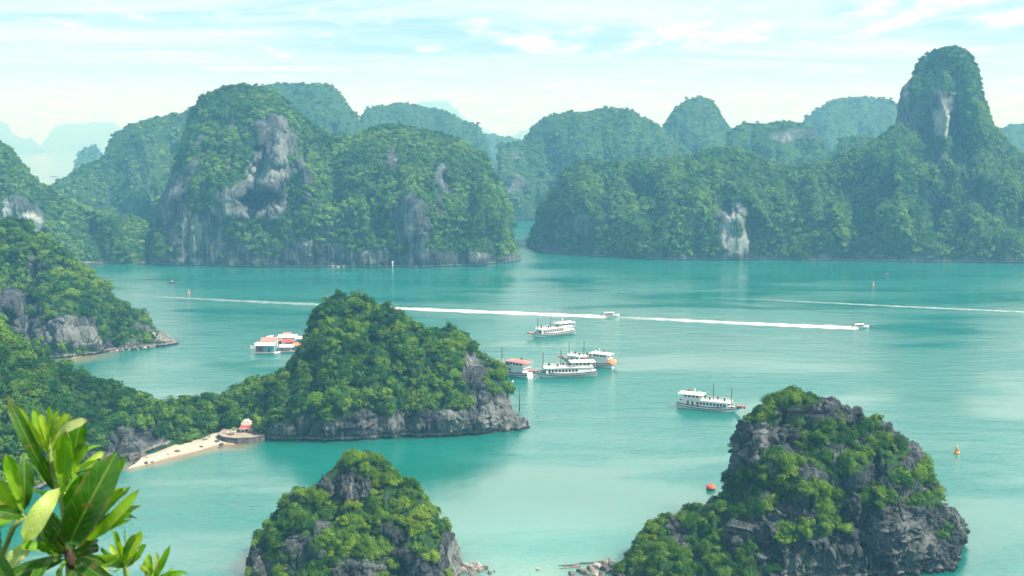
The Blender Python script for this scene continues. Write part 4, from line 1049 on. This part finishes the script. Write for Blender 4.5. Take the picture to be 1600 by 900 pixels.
boulders([(722, 893, 14, 'tan'), (733, 889, 13, 'pale'), (743, 887, 16, 'pale'), (751, 892, 11, 'tan'), (758, 889, 10, 'dark'), (726, 884, 11, 'pale'), (738, 897, 13, 'tan'), (765, 896, 8, 'dark'), (715, 886, 14, 'tan'), (772, 893, 5, 'pale')], 'rocks off the small craggy islet', 'tumbled in the shallows beside the small craggy islet')
boulders([(893, 898, 12, 'dark'), (905, 893, 12, 'dark'), (914, 897, 14, 'tan'), (924, 890, 13, 'tan'), (932, 887, 14, 'pale'), (931, 898, 13, 'pale'), (942, 890, 14, 'dark'), (946, 880, 12, 'tan'), (952, 893, 14, 'dark'), (957, 884, 14, 'dark'), (940, 899, 12, 'tan'), (951, 876, 9, 'tan'), (963, 895, 16, 'tan'), (918, 902, 12, 'dark'), (840, 890, 6, 'pale')], 'rocks off the bushy shoulder', 'piled at the waterline beside the bushy shoulder')
boulders([(248, 541, 8, 'dark'), (256, 540, 8, 'dark'), (266, 537, 10, 'dark'), (275, 536, 8, 'dark'), (238, 543, 8, 'tan'), (226, 545, 8, 'pale'), (214, 546, 7, 'tan'), (202, 547, 7, 'pale'), (190, 548, 8, 'tan'), (108, 557, 9, 'pale'), (120, 556, 8, 'dark'), (98, 558, 9, 'dark'), (180, 549, 6, 'tan'), (88, 559, 9, 'pale')], 'rocks under the headland', 'at the waterline under the steep headland')
boulders([(548, 416.5, 9, 'pale'), (556, 416.5, 9, 'pale'), (538, 417, 6, 'pale'), (528, 417.5, 5, 'pale'), (566, 416.5, 7, 'tan'), (578, 417, 6, 'tan'), (520, 417.5, 4, 'pale')], 'rocks under the cliff island', 'on the shore below the big cliff island')

def tube_thing(name, label, cat, pts, radii, m, group=None):
    o = MB().tube(pts, radii, 8).build(name, m, None, True); return tag(o, label, cat, group)
tube_thing('driftwood_log', 'pale driftwood log floating beyond the rocks', 'log', [Wp(872, 883.5) , Wp(890, 884.5) + Vector((0, 0, .2)), Wp(905, 883.0) + Vector((0, 0, .2))], [0.08, 0.25, 0.34], M_STONEB)
tube_thing('driftwood_log', 'dark driftwood log pointing from rocks to the pale one', 'log', [Wp(905, 881.5) + Vector((0, 0, .2)), Wp(925, 881) + Vector((0, 0, .3)), Wp(942, 880) + Vector((0, 0, .5))], [0.16, 0.2, 0.24], M_TIMBER)
tube_thing('driftwood_log', 'short tan driftwood log lying in the shallows', 'log', [Wp(874, 888.5), Wp(892, 887.5) + Vector((0, 0, .15)), Wp(906, 885.5) + Vector((0, 0, .2))], [0.08, 0.2, 0.3], M_STONEB)
tube_thing('post', 'thin dark post standing in the water by the wooded islet', 'post', [Wp(812, 652) + Vector((0, 9, -1)), Wp(812, 652) + Vector((0, 9, 9.5))], [0.22, 0.16], M_TIMBER)

# sign boards on the headland and a navigation light under the cliff island
for (u, v, lab) in ((116, 553, 'white sign board on the grey rock slope above the cove'), (240, 537, 'white sign board near the tip of the grey headland')):
    p = Wp(u, v); sg = empty('sign_board', p + Vector((0, 1.0, 0)), 0.15); tag(sg, lab, 'sign', 'white sign boards on the headland')
    MB().tube([(-0.5, 0, -1), (-0.5, 0, 6.0)], 0.09, 6).tube([(0.5, 0, -1), (0.5, 0, 6.0)], 0.09, 6).build('post', M_STEEL, sg)
    MB().box(-0.95, 0.95, -0.12, -0.04, 3.9, 6.1).build('panel', M_WHITE, sg)
nl = empty('navigation_light', Wp(650, 417.5)); tag(nl, 'small white and blue navigation light on a stone base below the cliffs', 'beacon')
MB().lathe([(2.9, -0.5), (2.7, 1.6), (1.9, 3.6), (1.7, 3.7)], 16).build('base', M_STONEP, nl, True)
fr_ = MB()
for x, y in ((-1.2, -1.2), (1.2, -1.2), (1.2, 1.2), (-1.2, 1.2)): fr_.tube([(x, y, 3.6), (x * 0.8, y * 0.8, 6.2)], 0.2, 6)
fr_.tube([(-1.2, -1.2, 3.7), (0.95, -0.95, 6.1)], 0.12, 5).tube([(1.2, -1.2, 3.7), (-0.95, -0.95, 6.1)], 0.12, 5).build('frame', M_WHITE, nl)
MB().box(-2.2, 2.2, -1.5, 1.5, 6.0, 8.0).build('daymark', simple('pale blue panel', (0.45, 0.66, 0.72), 0.5), nl)
MB().lathe([(0.6, 8.0), (0.7, 9.4), (0.2, 10.2)], 10).build('lantern', M_WHITE, nl, True)
wpz = empty('channel_post', Wp(613.5, 418)); tag(wpz, 'short white channel post in the water under the cliff island', 'post')
MB().lathe([(0.5, -1), (0.5, 3.4), (0.45, 3.5)], 10).build('pile', M_WHITE, wpz, True); MB().lathe([(0.75, 3.5), (0.75, 5.0), (0.3, 5.6)], 10).build('topmark', M_WHITE, wpz, True)

# ------------------------------------------------------------------ foam trails and wake ripples
def foam_mat():
    m, t = mat('foam')
    g = t.n('ShaderNodeNewGeometry').outputs['Position']
    a = t.n('ShaderNodeAttribute', attribute_name='foam').outputs['Fac']
    n = t.noise(t.vmath('MULTIPLY', g, (0.4, 1.3, 1)), 0.45, 5, 0.7)
    al = t.math('MULTIPLY', a, t.mapr(t.math('ADD', n, t.math('MULTIPLY', a, 0.35)), 0.48, 0.84, 0.04, 1.0), clamp=True)
    d = t.n('ShaderNodeBsdfDiffuse', {'Color': rgb(0.88, 0.9, 0.9)})
    mx = t.n('ShaderNodeMixShader', {0: al, 1: t.n('ShaderNodeBsdfTransparent').outputs[0], 2: d.outputs[0]})
    t.n('ShaderNodeOutputMaterial', {0: mx.outputs[0]})
    return m
M_FOAM = foam_mat()
def foam(label, pts, n=240, k=8, z=0.03):
    p = np.array(pts, float)                # u, v, width in rows, strength
    d = np.r_[0, np.cumsum(np.abs(np.diff(p[:, 0])))]
    s_ = np.linspace(0, d[-1], n)
    u, v, w, a = (np.interp(s_, d, p[:, i]) for i in range(4))
    V, A = [], []
    for i in range(n):
        wob = 0.35 * math.sin(i * 0.31) * w[i] * 0.3
        for j in range(k + 1):
            q = j / k
            V.append(Wp(u[i], v[i] + (q - 0.5) * w[i] * 0.62 + wob * (q - 0.5), z)[:]); A.append(a[i] * (math.sin(math.pi * q) ** 0.7 if 0 < j < k else 0) * min(1, i / 2, (n - 1 - i) / 4 + 0.0))
    idx = np.arange(n * (k + 1)).reshape(n, k + 1)
    Fq = np.stack([idx[:-1, :-1], idx[1:, :-1], idx[1:, 1:], idx[:-1, 1:]], -1).reshape(-1, 4)
    me = mesh_np('foam', V, Fq); attr(me, 'foam', np.array(A, np.float32))
    return tag(link('foam', me, M_FOAM), label, 'wake', kind='stuff')
foam('bright white foam trail behind the speedboat near the cruise boats', [(950, 495, 8, 1), (925, 494.2, 10, 0.95), (880, 492.3, 10, 0.85), (800, 488.9, 11, 0.8), (700, 485.2, 11, 0.75), (620, 481.5, 10, 0.65), (560, 479, 9, 0.5), (480, 475, 9, 0.42), (380, 470.5, 8, 0.4), (280, 465.5, 7, 0.32), (170, 459, 6, 0.1)])
foam('long white foam trail running to the far speedboat', [(1343, 512.6, 8, 1), (1320, 511.8, 11, 1), (1250, 509, 11, 0.85), (1150, 504.6, 10, 0.7), (1050, 499.5, 10, 0.6), (985, 496.6, 9, 0.42), (955, 495.4, 8, 0.3), (900, 494.6, 7, 0.0)], z=0.05)
foam('broad faint wash spreading below the nearer speedboat trail', [(930, 499, 4, 0.0), (850, 496, 12, 0.16), (700, 492, 18, 0.16), (560, 486, 20, 0.12), (400, 477, 18, 0.10), (250, 466, 12, 0.0)], z=0.07)
foam('broad faint wash spreading above the speedboat trails', [(1330, 507, 4, 0.0), (1200, 500, 12, 0.14), (1000, 489, 16, 0.16), (800, 481, 16, 0.14), (600, 474, 14, 0.10), (400, 466, 10, 0.0)], z=0.09)
foam('thin pale wake ripple crossing the bay toward the view edge', [(1040, 462, 3, 0.03), (1120, 465.5, 4, 0.22), (1250, 471, 4.5, 0.40), (1400, 478.5, 5, 0.46), (1640, 489, 5, 0.5)])  # wake waves; their light lines are painted as white strips
foam('second thin pale wake ripple just below the first one', [(1000, 470, 3, 0.05), (1100, 474, 3.5, 0.16), (1300, 482, 3.5, 0.14), (1640, 494, 3.5, 0.18)], z=0.05)
foam('faint pale ripple streak off the low saddle shore', [(140, 436, 3, 0.25), (220, 438, 3, 0.3), (290, 441, 3, 0.1)])
foam('faint broken streaks of foam off the cliff island', [(640, 457, 3, 0.0), (740, 459, 3.5, 0.22), (860, 464, 3, 0.15), (980, 470, 3, 0.0)])

# ------------------------------------------------------------------ the lookout hill underfoot and the shrub in front
def lookout():
    n, k = 120, 60
    a = np.linspace(0, 2 * math.pi, n, endpoint=False); r = np.r_[0.01, np.linspace(1.2, 135, k - 1)]
    A, R_ = np.meshgrid(a, r, indexing='ij')
    X, Y = R_ * np.sin(A), -7 + R_ * np.cos(A)
    Z = 108.2 - 1.02 * np.clip(R_ - 5.5, 0, None) ** 1.0
    G = np.stack([X, Y, Z], -1)
    G[..., 2] += (2.2 * fbm(G, 14.0, 4, 91)) * np.clip((R_ - 12) / 20, 0, 1)
    G[..., 2] = np.maximum(G[..., 2], -5)
    idx = np.arange(n * k).reshape(n, k); nx = np.roll(idx, -1, axis=0)
    Fq = np.stack([idx[:, :-1], idx[:, 1:], nx[:, 1:], nx[:, :-1]], -1).reshape(-1, 4)
    me = mesh_np('hill', G.reshape(-1, 3), Fq)
    attr(me, 'rock', np.clip(0.15 + 0.5 * fbm(G, 9.0, 3, 92), 0, 1).reshape(-1).astype(np.float32)); attr(me, 'pale', np.zeros(n * k, np.float32))
    tag(link('hill', me, M_ROCK_NEAR), 'steep lookout hill below the viewpoint', 'hill', kind='structure')
    rng = np.random.default_rng(5)
    m = 900
    rr_, aa = 24 + 84 * np.sqrt(rng.random(m)), rng.uniform(0, 6.283, m)
    pos = np.stack([rr_ * np.sin(aa), -7 + rr_ * np.cos(aa), 107.4 - 1.02 * (rr_ - 5.5)], -1)
    sc = rng.uniform(1.4, 3.2, (m, 1)) * np.ones((1, 3))
    forest('forest', 'trees covering the lookout hill', pos, np.stack([np.zeros(m), np.zeros(m), aa * 3], -1), sc, rng.integers(0, NV, m), MIDC, M_TREE)
lookout()

def leaf_mat():
    m, t = mat('glossy shrub leaf')
    tone = t.n('ShaderNodeAttribute', attribute_name='tone').outputs['Fac']
    mid = t.n('ShaderNodeAttribute', attribute_name='mid').outputs['Fac']
    g = t.n('ShaderNodeNewGeometry').outputs['Position']
    lon = t.n('ShaderNodeAttribute', attribute_name='lon').outputs['Fac']
    n = t.noise(g, 22.0, 5, 0.65)
    c = t.ramp(t.math('ADD', tone, t.math('MULTIPLY', t.math('SUBTRACT', n, 0.5), 0.55)), [(0.0, (0.010, 0.040, 0.003)), (0.30, (0.035, 0.14, 0.004)), (0.60, (0.13, 0.33, 0.006)), (0.85, (0.30, 0.46, 0.03)), (1.0, (0.44, 0.50, 0.20))])
    vein = t.math('SINE', t.math('SUBTRACT', t.math('MULTIPLY', lon, 75.0), t.math('MULTIPLY', mid, 14.0)))
    vf = t.mapr(vein, 0.72, 1.0)
    c = t.mix(t.math('MULTIPLY', vf, 0.07), c, rgb(0.34, 0.46, 0.10))
    c = t.mix(t.mapr(mid, 0.0, 0.10, 0.45, 0.0), c, rgb(0.36, 0.46, 0.10))
    spots = t.mapr(t.noise(g, 26.0, 4, 0.6, 1.0), 0.63, 0.68)
    edge = t.math('MULTIPLY', t.mapr(mid, 0.78, 1.0), t.mapr(t.noise(g, 12.0, 3, 0.6), 0.5, 0.6))
    tipb = t.math('MULTIPLY', t.mapr(lon, 0.92, 1.0), t.mapr(t.noise(g, 9.0, 2, 0.6), 0.46, 0.58))
    c = t.mix(t.math('MULTIPLY', t.math('MAXIMUM', t.math('MAXIMUM', spots, edge), tipb), 0.85), c, t.mix(n, rgb(0.07, 0.045, 0.015), rgb(0.26, 0.20, 0.06)))
    bump = t.n('ShaderNodeBump', {'Strength': 0.5, 'Distance': 0.003, 'Height': t.math('ADD', t.noise(g, 60.0, 4, 0.6), t.math('MULTIPLY', vf, -0.4))})
    b = t.n('ShaderNodeBsdfPrincipled', {'Base Color': c, 'Roughness': t.mapr(n, 0.3, 0.7, 0.28, 0.5), 'Specular IOR Level': 0.5, 'Normal': bump.outputs[0]})
    tr = t.n('ShaderNodeBsdfTranslucent', {'Color': t.mix(1.0, c, rgb(1.4, 1.45, 0.5), 'MULTIPLY')})
    mx = t.n('ShaderNodeMixShader', {0: 0.34, 1: b.outputs[0], 2: tr.outputs[0]})
    t.n('ShaderNodeOutputMaterial', {0: mx.outputs[0]})
    return m
M_LEAF = leaf_mat()
M_STEM = simple('young green stem', (0.20, 0.30, 0.08), 0.5, vary=0.25, scale=18)
M_BARK = simple('brown leaf scars', (0.035, 0.022, 0.014), 0.8, vary=0.3, scale=30)

def shrub():
    rs = random.Random(12)
    root = empty('shrub', (-0.9, 1.4, 107.2)); tag(root, 'glossy green leafy shrub close to the camera', 'shrub')
    off = root.location
    def pp(u, v, Y): return Vector(tuple(float(x) for x in P(u, v, Y))) - off
    def leaves(specs, name, parent):
        V, Fc, T, Mi, Lo = [], [], [], [], []
        for (b, tip, w, tone, bend, roll, y0, y1) in specs:
            A, B = pp(*b, y0), pp(*tip, y1)
            ax = B - A; L = ax.length; ax.normalize()
            n = Vector((rs.uniform(-.3, .3), -1, 0.35)); n = (n - ax * n.dot(ax)).normalized()
            n = Quaternion(ax, roll) @ n
            sd = ax.cross(n).normalized()
            wd = w * 1.5 / F * 0.98
            nl, nc_ = 12, 7
            base = len(V)
            for i in range(nl + 1):
                q = i / nl
                pr = (q ** 0.8) * ((1 - q) ** 0.36) / 0.58 if 0 < q < 1 else 0.02
                if q < 0.12: pr = max(pr * 0.6, 0.06)
                c = A.lerp(B, q) + n * (1.5 * bend * L * math.sin(math.pi * q) - abs(bend) * 1.4 * L * q ** 3)
                for j in range(nc_):
                    e = (j / (nc_ - 1)) * 2 - 1
                    wav = 0.07 * wd * (math.sin(q * 15 + j + tone * 30) + 0.6 * math.sin(q * 33 + tone * 70)) * abs(e) ** 1.5
                    V.append(c + sd * (e * wd * 0.5 * pr) + n * (0.16 * wd * pr * e * e + wav)); T.append(min(1, tone + 0.09)); Mi.append(abs(e)); Lo.append(q)
            for i in range(nl):
                for j in range(nc_ - 1):
                    a = base + i * nc_ + j; Fc.append((a, a + 1, a + nc_ + 1, a + nc_))
        me = mesh_np(name, [v[:] for v in V], Fc)
        attr(me, 'tone', np.array(T, np.float32)); attr(me, 'mid', np.array(Mi, np.float32)); attr(me, 'lon', np.array(Lo, np.float32))
        return link(name, me, M_LEAF, parent)
    def stem(px, radii):
        return MB().tube([pp(*p) for p in px], radii, 10).build('stem', M_STEM, root, True)
    # main sprig
    s1 = stem([(112, 1040, 1.55), (111, 930, 1.52), (109, 872, 1.5), (106, 834, 1.5), (99, 794, 1.5), (93, 769, 1.5), (82, 744, 1.5), (78, 710, 1.5), (76, 685, 1.5)], [0.008, 0.0075, 0.007, 0.006, 0.0055, 0.005, 0.0045, 0.004, 0.003])
    MB().tube([pp(112, 892, 1.51), pp(110, 876, 1.495), pp(108, 862, 1.5), pp(107, 852, 1.5)], [0.006, 0.0078, 0.0075, 0.006], 9).build('leaf_scars', M_BARK, s1, True)
    sp = [((82, 760), (17, 634), 24, 0.10, 0.10, 0.5, 1.47, 1.40), ((97, 780), (99, 678), 33, 0.50, -0.05, -0.2, 1.44, 1.42), ((110, 852), (168, 730), 62, 0.14, 0.12, 0.35, 1.46, 1.38), ((100, 800), (146, 738), 34, 0.30, 0.08, 0.2, 1.47, 1.45),
          ((140, 845), (199, 716), 20, 0.62, -0.04, 0.9, 1.45, 1.43), ((136, 842), (180, 740), 24, 0.66, 0.05, -0.6, 1.46, 1.46), ((134, 845), (208, 777), 20, 0.58, 0.10, 0.3, 1.45, 1.40), ((138, 845), (205, 800), 9, 0.45, 0.06, 0.2, 1.46, 1.42), ((136, 848), (198, 812), 9, 0.4, 0.06, -0.3, 1.46, 1.42),
          ((93, 762), (40, 840), 36, 0.80, 0.14, -0.3, 1.43, 1.36), ((108, 742), (126, 658), 34, 0.24, 0.06, 0.4, 1.5, 1.48), ((92, 700), (124, 655), 24, 0.96, 0.10, -0.5, 1.49, 1.45), ((84, 742), (98, 650), 20, 0.7, -0.04, 0.3, 1.52, 1.5),
          ((78, 712), (52, 640), 17, 0.60, 0.05, 0.3, 1.5, 1.49), ((78, 705), (75, 634), 14, 0.66, -0.04, -0.4, 1.5, 1.5), ((77, 700), (64, 648), 13, 0.72, 0.04, 0.6, 1.49, 1.47), ((78, 702), (90, 640), 13, 0.64, 0.04, -0.6, 1.51, 1.5), ((79, 704), (104, 648), 14, 0.74, 0.06, 0.2, 1.5, 1.47), ((76, 704), (28, 638), 15, 0.78, 0.05, 0.1, 1.5, 1.46),
          ((86, 740), (36, 690), 18, 0.55, 0.06, 0.2, 1.52, 1.5), ((80, 735), (50, 705), 14, 0.86, 0.08, -0.2, 1.5, 1.46), ((112, 740), (134, 700), 16, 0.6, 0.06, 0.1, 1.49, 1.46), ((118, 738), (150, 722), 14, 0.7, 0.08, 0.0, 1.48, 1.44),
          ((104, 873), (10, 903), 30, 0.12, 0.10, 0.2, 1.48, 1.40), ((100, 870), (50, 905), 28, 0.20, 0.10, 0.6, 1.46, 1.38), ((120, 872), (170, 910), 30, 0.08, 0.10, -0.2, 1.48, 1.40), ((106, 866), (54, 828), 30, 0.16, 0.12, -0.5, 1.5, 1.5), ((112, 862), (144, 818), 22, 0.18, 0.14, 0.9, 1.48, 1.44),
          ((104, 860), (76, 800), 26, 0.20, 0.08, 0.6, 1.52, 1.52), ((98, 868), (62, 848), 16, 0.45, 0.05, 0.2, 1.5, 1.46), ((112, 870), (90, 905), 20, 0.55, 0.06, 0.4, 1.5, 1.46), ((116, 872), (140, 915), 20, 0.3, 0.06, 0.4, 1.51, 1.47),
          ((100, 790), (130, 760), 20, 0.22, 0.1, 0.5, 1.52, 1.5), ((92, 768), (62, 740), 16, 0.3, 0.06, 0.5, 1.54, 1.54)]
    for (cu, cv, n_, a0, a1, l0, l1) in ((108, 866, 20, -3.0, 0.6, 45, 90), (140, 846, 12, -2.0, -0.5, 60, 115), (120, 800, 8, -2.2, -0.3, 50, 90), (79, 708, 10, -2.6, -0.7, 40, 70), (96, 775, 7, -2.8, -0.4, 50, 85), (114, 742, 6, -2.0, -0.5, 45, 75)):
        for i in range(n_):
            a = rs.uniform(a0, a1); l = rs.uniform(l0, l1)
            sp.append(((cu + rs.uniform(-3, 3), cv + rs.uniform(-4, 4)), (cu + l * math.cos(a), cv + l * math.sin(a) * 1.0), rs.uniform(12, 24), rs.choice((0.02, 0.08, 0.2, 0.5, 0.65, 0.8)), rs.uniform(0, .14), rs.uniform(-1.1, 1.1), 1.5 + rs.uniform(0, .06), 1.5 + rs.uniform(-.03, .1)))
    leaves(sp, 'foliage', s1)
    # sprig at the picture edge
    s2 = stem([(-20, 1000, 1.5), (0, 880, 1.48), (20, 824, 1.46), (38, 806, 1.45)], [0.007, 0.006, 0.005, 0.004])
    sp = [((38, 806), (9, 712), 24, 0.58, -0.05, 0.3, 1.44, 1.42), ((37, 802), (38, 718), 34, 0.12, 0.06, 0.4, 1.46, 1.46), ((34, 800), (50, 735), 20, 0.10, 0.05, -0.4, 1.48, 1.48), ((38, 808), (-16, 796), 26, 0.10, 0.08, 0.2, 1.43, 1.38), ((30, 800), (-6, 752), 24, 0.62, 0.06, 0.1, 1.46, 1.42), ((20, 812), (-18, 770), 20, 0.7, 0.06, 0.3, 1.44, 1.42), ((26, 812), (-20, 830), 22, 0.4, 0.08, 0.2, 1.44, 1.4),
          ((2, 830), (18, 905), 24, 0.22, 0.08, 0.4, 1.42, 1.38), ((-4, 826), (4, 900), 24, 0.5, 0.06, 0.2, 1.45, 1.4), ((66, 842), (8, 893), 36, 0.97, 0.10, 0.2, 1.54, 1.5), ((14, 808), (-10, 860), 24, 0.3, 0.1, 0.2, 1.46, 1.4)]
    leaves(sp, 'foliage', s2)
    # low sprigs
    s3 = stem([(215, 1050, 1.7), (205, 940, 1.68), (196, 888, 1.66), (190, 862, 1.65)], [0.007, 0.006, 0.0045, 0.003])
    sp = []
    for cu, cv, tips in ((196, 888, [(174, 824), (181, 832), (194, 827), (206, 838), (219, 834), (224, 852), (158, 858), (164, 872), (160, 888), (212, 868), (186, 846), (172, 850), (202, 852), (178, 880), (150, 876)]),
                         (236, 908, [(262, 861), (275, 886), (288, 893), (228, 872), (246, 866), (240, 880), (256, 884), (266, 898), (222, 884), (280, 902), (232, 866)])):
        for (a, b) in tips:
            sp.append(((cu + (a - cu) * 0.12, cv + (b - cv) * 0.05), (a, b), rs.uniform(11, 19), rs.choice((0.35, 0.5, 0.62, 0.7, 0.78, 0.85)), rs.uniform(-.06, .1), rs.uniform(-.9, .9), 1.65 + rs.uniform(-.03, .03), 1.63 + rs.uniform(-.06, .05)))
    leaves(sp, 'foliage', s3)
    stem([(215, 1050, 1.7), (232, 960, 1.68), (236, 905, 1.66)], [0.006, 0.005, 0.003])
shrub()
